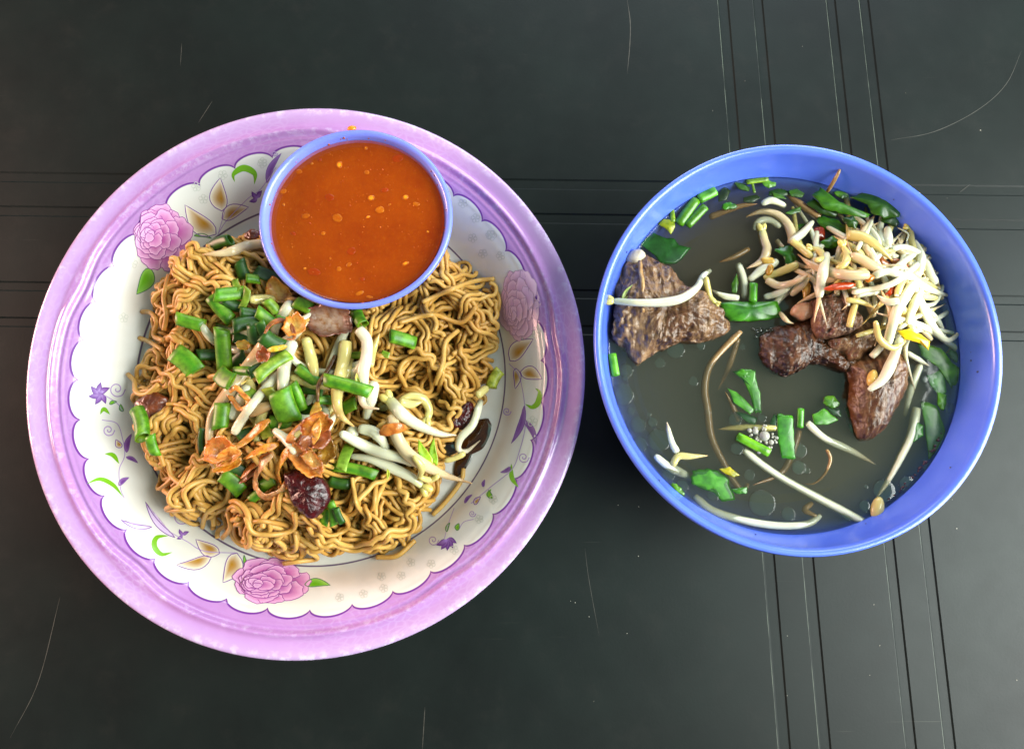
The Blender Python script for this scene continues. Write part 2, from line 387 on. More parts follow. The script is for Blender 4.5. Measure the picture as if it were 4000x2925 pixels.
def leaf_outline(tip, basep, wd, n=9):
    tip, basep = np.array(tip, float), np.array(basep, float); ax = tip - basep; L = np.linalg.norm(ax); ax /= L; nr = np.array([ax[1], -ax[0]]); a = []; b = []
    for i in range(n + 1):
        t = i / n; h = wd / 2 * math.sin(math.pi * t ** .75) ** .9 * (1 - .15 * t); bend = .10 * L * math.sin(t * 3.1)
        a.append(basep + ax * L * t + nr * (h + bend)); b.append(basep + ax * L * t + nr * (bend - h))
    return a + b[::-1][1:-1]
def leaf(cr, tip, basep, wd, kind='gold'):
    p = Print(); pts = leaf_outline(nat(cr, tip), nat(cr, basep), natw(cr, wd))
    ci, co = {'gold': (lin(168, 118, 20), lin(238, 232, 214)), 'green': (lin(96, 168, 20), lin(150, 205, 90)), 'purple': (lin(108, 60, 140), lin(150, 110, 175)), 'lav': (lin(205, 180, 218), lin(214, 196, 226))}[kind]
    c = np.array(nat(cr, basep)) * .62 + np.array(nat(cr, tip)) * .38
    p.poly(pts, ci, co, c); p.line(pts, 3.5, OUT if kind != 'green' else lin(90, 130, 90), close=True); p.done('leaf_print')
def strip(cr, pts, wd, col, name='vine_print', taper=True):
    p = Print(); p.line([nat(cr, q) for q in pts], natw(cr, wd), col, taper=taper); p.done(name)
def spiral(cr, c, r, col=None):
    strip(cr, [(c[0] + r * (1 - t / 13) * math.cos(t * .85), c[1] + r * (1 - t / 13) * math.sin(t * .85)) for t in range(13)], 6, col or lin(170, 140, 190), taper=False)
def rose(cx, cy, sx, sy, ang, fade=0, seed=0):
    p = Print(); R = random.Random(seed); ca, sa = math.cos(ang), math.sin(ang)
    T = lambda u, v: (cx + (u * ca - v * sa) * sx, cy + (u * sa + v * ca) * sy)
    fd = lambda c: tuple(c[i] * (1 - fade) + lin(232, 205, 205)[i] * fade for i in range(3)) + (1,)
    def petal(u, v, size, rot, dk):
        pts = []; lob = R.uniform(0, 6); wd = R.uniform(.8, 1.1)
        for i in range(22):
            a = i / 22 * 2 * math.pi; r = size * (1 + .10 * math.sin(3 * a + lob) + .06 * math.sin(7 * a + lob * 2) + .05 * R.uniform(-1, 1)); q = (r * math.cos(a) * .8, r * math.sin(a) * wd)
            pts.append(T(u + q[0] * math.cos(rot) - q[1] * math.sin(rot), v + q[0] * math.sin(rot) + q[1] * math.cos(rot)))
        inner = T(u - math.cos(rot) * size * .45, v - math.sin(rot) * size * .45)
        p.poly(pts, fd(lin(*dk)), fd(lin(232, 178, 218)), inner); p.line(pts, 2.6, fd(lin(150, 72, 150)), close=True)
    for ring, (n, rad, size, dk) in enumerate(((9, .68, .38, (182, 82, 160)), (8, .50, .33, (190, 92, 168)), (7, .34, .28, (172, 70, 150)), (6, .22, .22, (196, 110, 178)), (5, .1, .16, (206, 150, 200)))):
        for k in range(n):
            a = k / n * 6.283 + ring * .5 + R.uniform(-.15, .15); petal(rad * math.cos(a) * R.uniform(.85, 1.1) - .1 * ring, rad * math.sin(a) * R.uniform(.85, 1.1) + .04 * ring, size * R.uniform(.85, 1.2), a, dk)
    p.done('rose_print')
def bloom(cr, c, r, a0, a1, n=5):
    p = Print()
    for k in range(n):
        a = math.radians(a0 + (a1 - a0) * k / (n - 1)); tip = (c[0] + r * math.cos(a), c[1] + r * math.sin(a))
        p.poly(leaf_outline(nat(cr, tip), nat(cr, c), natw(cr, r * .55), 5), lin(150, 110, 180), lin(92, 44, 132), nat(cr, c), 2)
    p.done('flower_print')
def faint(cr, c, r=32):
    p = Print(); a0 = rng.uniform(0, 1)
    for k in range(5):
        a = a0 + k * 1.2566; q = [(c[0] + r * (.55 * math.cos(a) + .42 * math.cos(t * .8976)), c[1] + r * (.55 * math.sin(a) + .42 * math.sin(t * .8976))) for t in range(7)]
        p.line([nat(cr, t) for t in q], 2.4, lin(196, 196, 186), close=True)
    p.done('faint_flower_print')
rose(632, 925, 122, 128, .5, 0, 3); rose(1058, 2268, 150, 88, .1, 0, 5); rose(2030, 1190, 80, 150, -.2, .45, 8)
for cr, tip, bs, wd, k in (('A', (1340, 488), (1350, 702), 118, 'gold'), ('A', (1112, 662), (1312, 852), 130, 'gold'), ('A', (1522, 678), (1350, 752), 95, 'gold'), ('A', (798, 1238), (888, 1068), 100, 'green'),
        ('C6', (985, 972), (1112, 1048), 78, 'gold'), ('C6', (880, 1108), (1068, 1068), 66, 'gold'), ('C6', (1130, 1204), (1206, 1046), 104, 'gold'), ('N', (1290, 2285), (1190, 2282), 34, 'green'),
        ('R', (425, 638), (288, 764), 96, 'gold'), ('R', (476, 872), (350, 828), 84, 'gold'), ('R', (318, 928), (322, 808), 46, 'gold'), ('R', (293, 1250), (372, 1028), 30, 'purple'), ('R', (442, 1258), (368, 1108), 34, 'purple'),
        ('C6', (578, 864), (748, 906), 24, 'lav'), ('C6', (714, 768), (872, 962), 30, 'lav'), ('C6', (640, 405), (612, 505), 30, 'purple'), ('C6', (672, 562), (610, 530), 20, 'purple'), ('C6', (625, 640), (570, 682), 26, 'purple'),
        ('R', (233, 1418), (292, 1388), 22, 'purple'), ('D', (1000, 425), (945, 485), 22, 'purple'), ('D', (1090, 318), (1078, 368), 20, 'purple'), ('A', (1735, 330), (1640, 520), 40, 'purple'),
        ('A', (1285, 880), (1170, 860), 22, 'green'), ('C6', (1245, 1055), (1268, 1125), 20, 'green'), ('D', (905, 630), (890, 680), 34, 'green'), ('D', (840, 625), (815, 690), 22, 'green'), ('D', (1120, 390), (1140, 455), 34, 'green'),
        ('C6', (560, 232), (520, 245), 18, 'green'), ('C6', (580, 245), (592, 285), 22, 'green'), ('C6', (555, 435), (585, 478), 34, 'gold'), ('D', (1060, 440), (1015, 495), 36, 'gold')):
    leaf(cr, tip, bs, wd, k)
GR = lin(112, 172, 28); VI = lin(176, 150, 196)
for cr, pts, wd in (('A', [(1432, 515), (1425, 465), (1490, 425), (1560, 460), (1560, 530)], 44), ('C6', [(400, 672), (470, 648), (540, 680), (592, 742)], 24), ('C6', [(838, 952), (775, 962), (762, 1010), (800, 1052), (858, 1042)], 30),
                    ('C6', [(470, 300), (490, 272), (522, 300)], 22), ('C6', [(495, 512), (540, 520), (572, 565)], 24), ('R', [(436, 925), (462, 950), (452, 1010), (418, 1036), (378, 1018)], 34), ('R', [(296, 1368), (300, 1450), (338, 1506)], 28), ('R', [(178, 1515), (160, 1550), (188, 1572)], 22)):
    strip(cr, pts, wd, GR, 'leaf_print')
for cr, pts in (('A', [(1320, 860), (1360, 790), (1420, 720), (1520, 620), (1600, 560), (1700, 420)]), ('A', [(1325, 850), (1370, 700)]), ('C6', [(490, 195), (560, 240), (592, 285)]),
                ('C6', [(480, 330), (560, 350), (590, 430), (602, 520), (572, 600), (580, 700), (600, 750)]), ('C6', [(840, 930), (940, 985), (1030, 1035), (1210, 1046)]),
                ('R', [(282, 780), (340, 850), (372, 1000), (378, 1150), (342, 1300), (300, 1400), (180, 1500), (60, 1600)]), ('D', [(870, 520), (840, 600), (820, 660), (800, 740)]), ('D', [(1010, 600), (940, 620), (905, 670)])):
    strip(cr, pts, 5, VI, taper=False)
for cr, c, r in (('C6', (515, 385), 34), ('C6', (560, 165), 46), ('C6', (905, 850), 46), ('R', (368, 1330), 34), ('R', (270, 1060), 26), ('D', (1000, 560), 26), ('D', (720, 750), 40), ('A', (1690, 330), 20)): spiral(cr, c, r)
bloom('C6', (468, 190), 64, 60, 330, 6); bloom('D', (812, 745), 82, 20, 150, 5); bloom('C6', (915, 950), 40, 150, 330, 3); bloom('A', (1580, 620), 60, 160, 300, 3)
for cr, L in (('A', [(1610, 395), (1355, 470), (1185, 545), (1230, 625), (670, 1180), (570, 1260), (600, 1370), (715, 1390), (600, 1495), (775, 1040), (760, 905)]), ('K', [(45, 320), (1405, 600), (1490, 700), (1590, 810), (1470, 835), (1540, 940), (1660, 955)]),
              ('D', [(50, 1160), (220, 1135), (365, 1095), (350, 1010), (490, 1005), (560, 910), (705, 920), (1150, 460), (870, 820), (1050, 600)]), ('R', [(440, 600), (180, 30), (420, 1120)])):
    for c in L: faint(cr, c)

# ================================================================== BOWL, CUP (plastic)
def mat_plastic(name, c1, c2):
    m = pm(name, c1, c2, 40, rough=.22, sss=.12, sssr=(.5, .6, 1), ssss=.002, coat=.15, bumpv=(500, .03, .0003)); return m
M_BOWL = mat_plastic('periwinkle_plastic', lin(84, 114, 230), lin(92, 122, 234))
bx, by = .988, 1.019
bprof = [(.02, .55), (3.4, .58), (4.6, .8), (5.6, 1.5), (6.3, 2.5), (6.85, 3.5), (7.2, 4.4), (7.5, 5.2), (7.60, 5.62), (7.64, 5.86), (7.70, 5.97), (7.80, 6.02), (7.90, 6.0), (7.95, 5.9), (7.93, 5.76), (7.82, 5.66), (7.74, 5.2), (7.45, 4.3), (7.1, 3.4), (6.55, 2.35), (5.8, 1.3), (4.8, .55), (3.9, .32), (3.8, .02), (3.5, .02), (3.4, .3), (.02, .3)]
def soft_prof(p, n):
    return cat_rom(p, n)
V, Fc = lathe(soft_prof(bprof, 90), 160, BC[0], BC[1], bx, by)
bowl = mk('soup_bowl', V, Fc, M_BOWL, origin=(BC[0], BC[1], 0)); tag(bowl, 'large periwinkle blue plastic bowl holding clear soup with meat and sprouts', 'bowl')
def bowl_in(z): return np.interp(z, [.55, .58, .8, 1.5, 2.5, 3.5, 4.4, 5.2], [.02, 3.4, 4.6, 5.6, 6.3, 6.85, 7.2, 7.5])
CZ = 5.3
cprof = [(.02, CZ - 3.1), (1.6, CZ - 3.08), (2.3, CZ - 2.8), (2.95, CZ - 2.0), (3.35, CZ - 1.1), (3.58, CZ - .4), (3.66, CZ - .1), (3.72, CZ - .02), (3.80, CZ), (3.87, CZ - .02), (3.91, CZ - .1), (3.88, CZ - .2), (3.76, CZ - .5), (3.52, CZ - 1.2), (3.12, CZ - 2.1), (2.45, CZ - 3.0), (1.9, CZ - 3.25), (1.85, CZ - 3.4), (1.6, CZ - 3.4), (1.55, CZ - 3.25), (.02, CZ - 3.25)]
V, Fc = lathe(soft_prof(cprof, 70), 128, CC[0], CC[1], 1.008, .978)
cup = mk('sauce_cup', V, Fc, mat_plastic('light_blue_plastic', lin(112, 126, 226), lin(122, 138, 234)), origin=(CC[0], CC[1], CZ - 3.4))
tag(cup, 'small light blue plastic cup of orange chilli sauce on the plate', 'cup')
def mat_sauce(film):
    """thick body, and over it the cloudy top film through which seeds show softly"""
    m, nt, b = base_mat('sauce_film' if film else 'chilli_sauce'); n1 = noise(nt, 45, 6, .65, rnd=False); n2 = noise(nt, 500, 6, .75, rnd=False); n3 = noise(nt, 1300, 3, .7, rnd=False)
    c = mixc(nt, ramp(nt, n1, .3, .72), lin(174, 76, 7), lin(136, 45, 5)); c = mixc(nt, mathn(nt, 'MULTIPLY', ramp(nt, n2, .56, .7), .5), c, lin(206, 108, 14)); c = mixc(nt, mathn(nt, 'MULTIPLY', ramp(nt, n3, .62, .72), .6), c, lin(216, 128, 40))
    nt.links.new(c, b.inputs['Base Color']); b.inputs['Roughness'].default_value = .06; b.inputs['Specular IOR Level'].default_value = .35
    if film: nt.links.new(mathn(nt, 'ADD', mathn(nt, 'MULTIPLY', ramp(nt, n1, .35, .65), .3), .38), b.inputs['Alpha'])
    else: b.inputs['Subsurface Weight'].default_value = .3; b.inputs['Subsurface Radius'].default_value = (1, .3, .05); b.inputs['Subsurface Scale'].default_value = .003
    return m
SZ = CZ - .42
sprof = [(.01, SZ - .09), (.02, SZ - .09), (.04, SZ - .09), (3.3, SZ - .09), (3.52, SZ - .09), (3.45, SZ - .4), (3.2, SZ - 1.0), (2.0, SZ - 2.2), (.01, SZ - 2.3)]
V, Fc = lathe(sprof, 96, CC[0], CC[1], 1.008, .978)
sauce = mk('chilli_sauce', V, Fc, mat_sauce(False), origin=(CC[0], CC[1], SZ - 2.3)); tag(sauce, 'orange red chilli sauce filling the small blue cup', 'sauce')
fprof = [(.01, SZ), (.02, SZ), (.04, SZ), (2.5, SZ), (3.3, SZ + .005), (3.48, SZ + .03), (3.56, SZ + .08)]
V, Fc = lathe(fprof, 96, CC[0], CC[1], 1.008, .978, closed=False); mk('surface_film', V, Fc, mat_sauce(True), sauce, flatprint=True)
m_seed = pm('chilli_seed', lin(232, 150, 28), lin(222, 122, 18), 800, rough=.2, sss=.4, sssr=(1, .5, .1), ssss=.001, coat=.3); m_red = pm('red_chilli', lin(190, 34, 8), lin(158, 30, 8), 500, rough=.2, coat=.4)
for x, y, rx, ry, k in ((565, 335, 28, 34, 0), (290, 382, 30, 24, 0), (185, 515, 30, 22, 0), (185, 605, 14, 12, 0), (780, 560, 32, 26, 0), (840, 640, 40, 32, 0), (550, 695, 46, 38, 0), (1015, 555, 28, 24, 0), (1085, 600, 32, 20, 0), (335, 680, 36, 22, 0), (455, 800, 18, 18, 0),
        (560, 1040, 24, 20, 0), (1015, 1005, 34, 18, 0), (700, 1205, 40, 18, 0), (770, 1232, 32, 14, 0), (750, 385, 24, 20, 0), (745, 222, 18, 20, 0), (330, 1040, 16, 12, 0), (630, 1010, 26, 18, 0), (1165, 790, 14, 12, 0), (905, 605, 14, 10, 0), (500, 970, 12, 10, 0), (760, 690, 20, 12, 0), (380, 325, 14, 10, 0),
        (645, 920, 40, 34, 1), (870, 505, 34, 22, 1), (960, 290, 52, 36, 1), (495, 555, 40, 34, 1), (390, 1060, 60, 34, 1), (430, 300, 20, 16, 1), (250, 800, 24, 14, 1), (720, 1110, 20, 16, 1)):
    px, py = nat('K', (x, y)); X, Y = at(px, py, SZ); a, b_ = cmw(natw('K', rx * .82), SZ), cmw(natw('K', ry * .82), SZ)
    up = -.06 if k else rng.choice([-.022, -.03, -.045, -.06])
    V, Fc = ellipsoid((X, Y, SZ + up), a, b_, .03, rng.uniform(-.5, .5), 14, 8); V[:, :2] += (fbm(V * 1.0, 14, 2)[:, None]) * .06
    o = mk('chilli_flake' if k else 'chilli_seed', V, Fc, m_red if k else m_seed)
    if k: tag(o, 'soft red chilli flake floating in the orange sauce', 'chilli', 'red chilli flakes in the sauce')
    else: tag(o, ('plump' if rx > 30 else 'small' if rx > 18 else 'tiny') + ' yellow chilli seed floating in the orange sauce', 'chilli seed', 'chilli seeds in the sauce')
bits = []
for k in range(170):
    a, q = rng.uniform(0, 6.28), 3.3 * math.sqrt(rng.random()); r = rng.uniform(.012, .04); bits.append(ellipsoid((CC[0] + q * math.cos(a), CC[1] + .97 * q * math.sin(a), SZ - rng.uniform(.005, .05)), r, r * rng.uniform(.5, 1), r * .4, rng.uniform(0, 3), 6, 4))
bo = mk('chilli_bits', *join(bits), pm('chilli_bits', lin(216, 120, 24), lin(176, 52, 10), 120, rough=.3), sauce); bo['kind'] = 'stuff'
px, py = nat('K', (650, 92)); X, Y = at(px, py, 4.9); V, Fc = ellipsoid((X, Y, 4.9), .2, .13, .1, .2)
tag(mk('stray_seed', V, Fc, m_seed), 'amber seed stuck outside the blue sauce cup rim', 'chilli seed')

def wall_drops(n, prof_r, z0, z1, cx, cy, sx, sy, a0, a1, mat, name, parent):
    L = []
    for k in range(n):
        z = rng.uniform(z0, z1); a = math.radians(rng.uniform(a0, a1)); r = rng.uniform(.015, .05); q = prof_r(z) - .004
        L.append(ellipsoid((cx + sx * q * math.cos(a), cy + sy * q * math.sin(a), z), r * .6, r, r * rng.uniform(.8, 2.2), a, 8, 6))
    o = mk(name, *join(L), mat, parent); o['kind'] = 'stuff'
wall_drops(10, lambda z: float(bowl_in(z)), 4.5, 5.35, BC[0], BC[1], bx, by, -180, 180, pm('broth_splash', lin(150, 150, 150), rough=.05, trans=.7), 'broth_splashes', bowl)
wall_drops(40, lambda z: float(np.interp(z, [CZ - 1.1, CZ - .4, CZ - .1], [3.35, 3.58, 3.66])), SZ + .02, CZ - .12, CC[0], CC[1], 1.008, .978, -180, 180, pm('sauce_smear', lin(176, 84, 20), rough=.15), 'sauce_smears', cup)

# ================================================================== NOODLES
heap_px = [(640, 1030), (600, 1180), (555, 1300), (548, 1400), (510, 1480), (520, 1600), (590, 1800), (620, 1870), (690, 2000), (800, 2090), (960, 2140), (1100, 2195), (1300, 2175), (1480, 2160), (1590, 2130), (1650, 2050), (1690, 1960), (1760, 1850), (1800, 1750), (1850, 1600), (1915, 1450), (1945, 1300), (1955, 1150), (1900, 1050), (1760, 985), (1500, 850), (1250, 820), (1020, 880), (900, 960), (760, 1010)]
HP = np.array([at(x, y, 1.4) for x, y in heap_px]); HC = HP.mean(0); ha = np.arctan2(HP[:, 1] - HC[1], HP[:, 0] - HC[0]); hr = np.hypot(*(HP - HC).T); o_ = np.argsort(ha); ha, hr = ha[o_], hr[o_]
ha = np.r_[ha - 6.2832, ha, ha + 6.2832]; hr = np.r_[hr, hr, hr]
def hnorm(x, y): return np.hypot(x - HC[0], y - HC[1]) / np.interp(np.arctan2(y - HC[1], x - HC[0]), ha, hr)
def plate_z(x, y): return np.interp(np.hypot(x - PC[0], y - PC[1]), rr, zt)
def mound(x, y, hh):
    q = np.clip(1 - hnorm(x, y) ** 2.4, 0, 1) ** .75
    return plate_z(x, y) + hh * q
FP = Field(PC[0] - 12, PC[1] - 12, 24, lambda x, y: mound(x, y, 1.25) + .12 * fbm(np.stack([x, y, 0 * x], -1), .9, 3) * (hnorm(x, y) < .93))
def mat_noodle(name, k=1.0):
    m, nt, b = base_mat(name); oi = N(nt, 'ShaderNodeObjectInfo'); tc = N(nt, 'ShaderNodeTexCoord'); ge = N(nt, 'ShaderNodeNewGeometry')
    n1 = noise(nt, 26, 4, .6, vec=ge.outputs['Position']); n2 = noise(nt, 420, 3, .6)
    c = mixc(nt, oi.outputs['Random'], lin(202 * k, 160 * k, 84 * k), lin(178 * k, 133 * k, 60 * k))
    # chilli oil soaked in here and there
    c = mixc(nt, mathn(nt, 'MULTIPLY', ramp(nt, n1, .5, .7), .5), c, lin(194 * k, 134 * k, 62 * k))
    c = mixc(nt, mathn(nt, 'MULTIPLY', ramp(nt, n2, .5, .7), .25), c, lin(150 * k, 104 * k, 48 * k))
    nt.links.new(c, b.inputs['Base Color']); b.inputs['Roughness'].default_value = .42; b.inputs['Specular IOR Level'].default_value = .4
    b.inputs['Subsurface Weight'].default_value = .25; b.inputs['Subsurface Radius'].default_value = (1, .6, .25); b.inputs['Subsurface Scale'].default_value = .0015
    bump(nt, b, n2, .12, .0003); return m
M_NOO = mat_noodle('wheat_noodle')
nest = bpy.data.objects.new('noodle_nest', None); COL.objects.link(nest); nest['_o'] = [HC[0], HC[1], .6]; nest.location = (HC[0] * S, HC[1] * S, .6 * S); nest.empty_display_size = .01
tag(nest, 'tangled heap of curly tan egg noodles filling the violet plate', 'noodles')
# the packed inside of the heap, seen only through the gaps
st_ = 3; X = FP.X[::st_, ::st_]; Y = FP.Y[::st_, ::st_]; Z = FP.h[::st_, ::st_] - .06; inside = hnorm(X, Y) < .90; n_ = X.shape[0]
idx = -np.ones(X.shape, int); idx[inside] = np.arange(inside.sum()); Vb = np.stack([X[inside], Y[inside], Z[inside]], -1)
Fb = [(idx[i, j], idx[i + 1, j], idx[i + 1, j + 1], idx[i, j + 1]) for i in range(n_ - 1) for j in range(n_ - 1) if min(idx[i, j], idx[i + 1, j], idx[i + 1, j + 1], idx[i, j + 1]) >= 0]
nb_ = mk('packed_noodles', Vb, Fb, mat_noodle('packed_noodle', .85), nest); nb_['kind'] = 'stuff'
RN = .108
def strand(x, y, ang, L, amp, wl, curl):
    n = int(L / .075); P = []; ph = rng.uniform(0, 6.28); cur = 0; pp = ph
    for i in range(n):
        cur = .93 * cur + rng.normal(0, .035) + curl
        hn = float(hnorm(x, y))
        if hn > .86:
            tw = math.atan2(HC[1] - y, HC[0] - x); d = math.atan2(math.sin(tw - ang), math.cos(tw - ang)); ang += (.20 if hn > .94 else .08) * (1 if d > 0 else -1)
        ang += cur * .5; x += .075 * math.cos(ang); y += .075 * math.sin(ang); am = amp * (.75 + .25 * math.sin(i * .05 + ph)) * min(1, i / 6, )
        pp += 2 * math.pi * .075 / wl * (1 + .55 * math.sin(i * .19 + ph * 3)); wv = am * (.65 + .5 * math.sin(i * .11 + ph * 2)) * math.sin(pp); P.append((x - math.sin(ang) * wv, y + math.cos(ang) * wv))
    P = np.array(P); out = np.nonzero(hnorm(P[:, 0], P[:, 1]) > 1.0)[0]
    return P[:max(int(out[0]), 12)] if len(out) else P
def dirfield(x, y):
    # bundles: on the right they run across, at the bottom along the rim, on the left they tumble downwards
    return 3.4 * (vnoise(np.array([x, y, .3]), .22) - .5) * 2 + math.atan2(HC[1] - y, HC[0] - x) + 1.4
target = mound(FP.X, FP.Y, 1.6); nstr = 0
lower = []
def put(P, keep):
    r = RN * rng.uniform(.9, 1.12)
    zb = FP.z(P[:, 0], P[:, 1], r * .7) + r * .78; zz = soft(np.maximum(soft(zb, 9), zb - .10), 5)
    P3 = np.c_[P, zz]; FP.stamp(P3, r); V, Fc = tube(P3, r * (1 + .22 * (vnoise(np.c_[P * 1.3, zz], 1.1) - .5) + .12 * (vnoise(np.c_[P, zz], 4.0) - .5)), 7, rng.uniform(.82, .98), roll=rng.uniform(0, 3))
    if keep: mk('noodle_strand', V, Fc, M_NOO, nest)
    else: lower.append((V, Fc))
    return keep
k = 0
while nstr < 280 and k < 950:
    k += 1; best = None
    for _ in range(14):
        a, r = rng.uniform(0, 6.283), math.sqrt(rng.uniform(0, .95)); Rm = np.interp(a if a < 3.14159 else a - 6.28318, ha, hr); x, y = HC[0] + r * Rm * math.cos(a), HC[1] + r * Rm * math.sin(a)
        i, j = FP.ij(x, y); df = target[i, j] - FP.h[i, j] + rng.uniform(0, .15)
        if best is None or df > best[0]: best = (df, x, y)
    _, x, y = best
    P = strand(x, y, dirfield(x, y) + rng.normal(0, .42), rng.uniform(4.5, 9), rng.uniform(.10, .21), rng.uniform(.72, 1.2), rng.choice([0, 0, 0, 0, .008, -.008, .014, -.014]))
    nstr += put(P, k > 260)
    for sg in (1, -1):
        if rng.random() < .45:      # strands that lie side by side
            T = np.gradient(P, axis=0); T /= np.linalg.norm(T, axis=1)[:, None]; Tn = np.c_[soft(T[:, 1], 9), -soft(T[:, 0], 9)]; i0 = int(rng.integers(0, len(P) // 3)); i1 = len(P) - int(rng.integers(0, len(P) // 3))
            Q = (P + sg * .218 * Tn + rng.normal(0, .02, 2))[i0:i1]
            if hnorm(Q[:, 0], Q[:, 1]).max() < 1.0: nstr += put(Q, k > 260)
ln_ = mk('lower_noodles', *join(lower), M_NOO, nest); ln_['kind'] = 'stuff'
# strand ends that hang out over the plate, as in the photograph
for pts in ([(715, 1040), (712, 985), (735, 1000), (745, 1055)], [(555, 1218), (590, 1222), (612, 1260), (600, 1310), (640, 1330)], [(545, 1320), (585, 1335), (640, 1370)], [(500, 1462), (525, 1490), (530, 1530), (570, 1540), (620, 1500)],
            [(660, 1075), (640, 1160), (650, 1230), (640, 1290)], [(1108, 2200), (1180, 2190), (1240, 2180), (1200, 2150)], [(1470, 2175), (1550, 2170), (1620, 2110)], [(1690, 2010), (1740, 1960), (1800, 1880), (1810, 1830)], [(610, 1830), (650, 1800), (670, 1860), (720, 1900)],
            [(640, 1915), (690, 1960), (650, 1990), (760, 1990)], [(790, 2060), (810, 2000), (880, 1960), (905, 1900), (960, 1890)], [(740, 1985), (720, 1920), (780, 1880), (850, 1880)], [(960, 2020), (990, 2080), (1090, 2085), (1150, 2060), (1150, 2000)], [(870, 2100), (900, 2060), (890, 2000)],
            [(1650, 1180), (1740, 1140), (1850, 1100), (1930, 1090)], [(1560, 1260), (1690, 1230), (1800, 1260), (1860, 1200)], [(1700, 1500), (1730, 1420), (1740, 1340), (1790, 1290)], [(560, 1700), (580, 1760), (620, 1770), (640, 1820)]):
    P3 = FP.lay(pts, RN, 9); FP.stamp(P3, RN); V, Fc = tube(P3, RN, 7, .95); mk('noodle_strand', V, Fc, M_NOO, nest)

# dark soy pooled at the edge of the plate
M_SOY = pm('soy_sauce', lin(58, 26, 8), lin(96, 52, 18), 200, rough=.06, trans=.55, coat=.5)

# ================================================================== labels by what stands next to a thing
LM = [((1010, 1250), 'among the dark scallion cuts'), ((930, 1545), 'around the square shallot loop'), ((1170, 1285), 'by the golden shallot chip'), ((1115, 1160), 'by the golden garlic chip'), ((1240, 1650), 'by the upright yellow shallot strip'), ((1490, 1590), 'by the olive seed coat'), ((1120, 1585), 'by the widest scallion tube'), ((1389, 850), 'below the sauce cup' ), ((1200, 1930), 'beside the dark red chilli lump'), ((1310, 1275), 'by the round brown shallot slice'), ((600, 1600), 'beside the brown meat scrap'), ((1800, 1640), 'beside the dark shiny peppers'),
      ((1000, 1500), 'in the middle of the noodle topping'), ((870, 1320), 'on the noodles facing the large printed rose'), ((1080, 1780), 'around the fried shallots'), ((1650, 1500), 'on the bare noodles across from the shallots')]
LB = [((3200, 915), 'by the dark red chilli piece'), ((3260, 870), 'by the glossy green leaf'), ((3075, 1000), 'by the jagged coriander leaf'), ((3430, 1010), 'by the brown onion strip'), ((3515, 1045), 'by the wide brown onion scrap'), ((3290, 1115), 'by the long chilli strip'), ((3480, 1140), 'by the upright chilli piece'), ((3000, 1025), 'by the yellow onion scrap'), ((3600, 1300), 'by the yellow sprout leaf'), ((2560, 1200), 'by the triangular meat chunk'), ((3120, 1230), 'beside the big flat leaf'), ((3470, 760), 'near the dark folded leaf'), ((3300, 1250), 'against the upper meat lump'), ((3380, 1600), 'next to the bone end'), ((2950, 1760), 'around the foam'), ((3550, 1150), 'in the sunlit end of the heap'), ((3000, 980), 'at the shaded end of the heap'), ((2700, 900), 'by the cut stems'), ((3650, 1650), 'by the large leaf against the wall')]
LD = LB + [((2420, 1560), 'hugging the wall under the bright stem'), ((2560, 1740), 'by the short floating white sprout'), ((2720, 1500), 'in open broth below the triangular beef'), ((2660, 1880), 'by the broad leaf'), ((2960, 1960), 'between the two longest white sprouts'), ((3130, 1790), 'by the upright strip leaf'), ((3470, 1920), 'by the cream seed half'), ((3080, 2010), 'over the sprout that follows the near wall')]
def where(p, L): return min(L, key=lambda q: math.dist(q[0], p))[1]

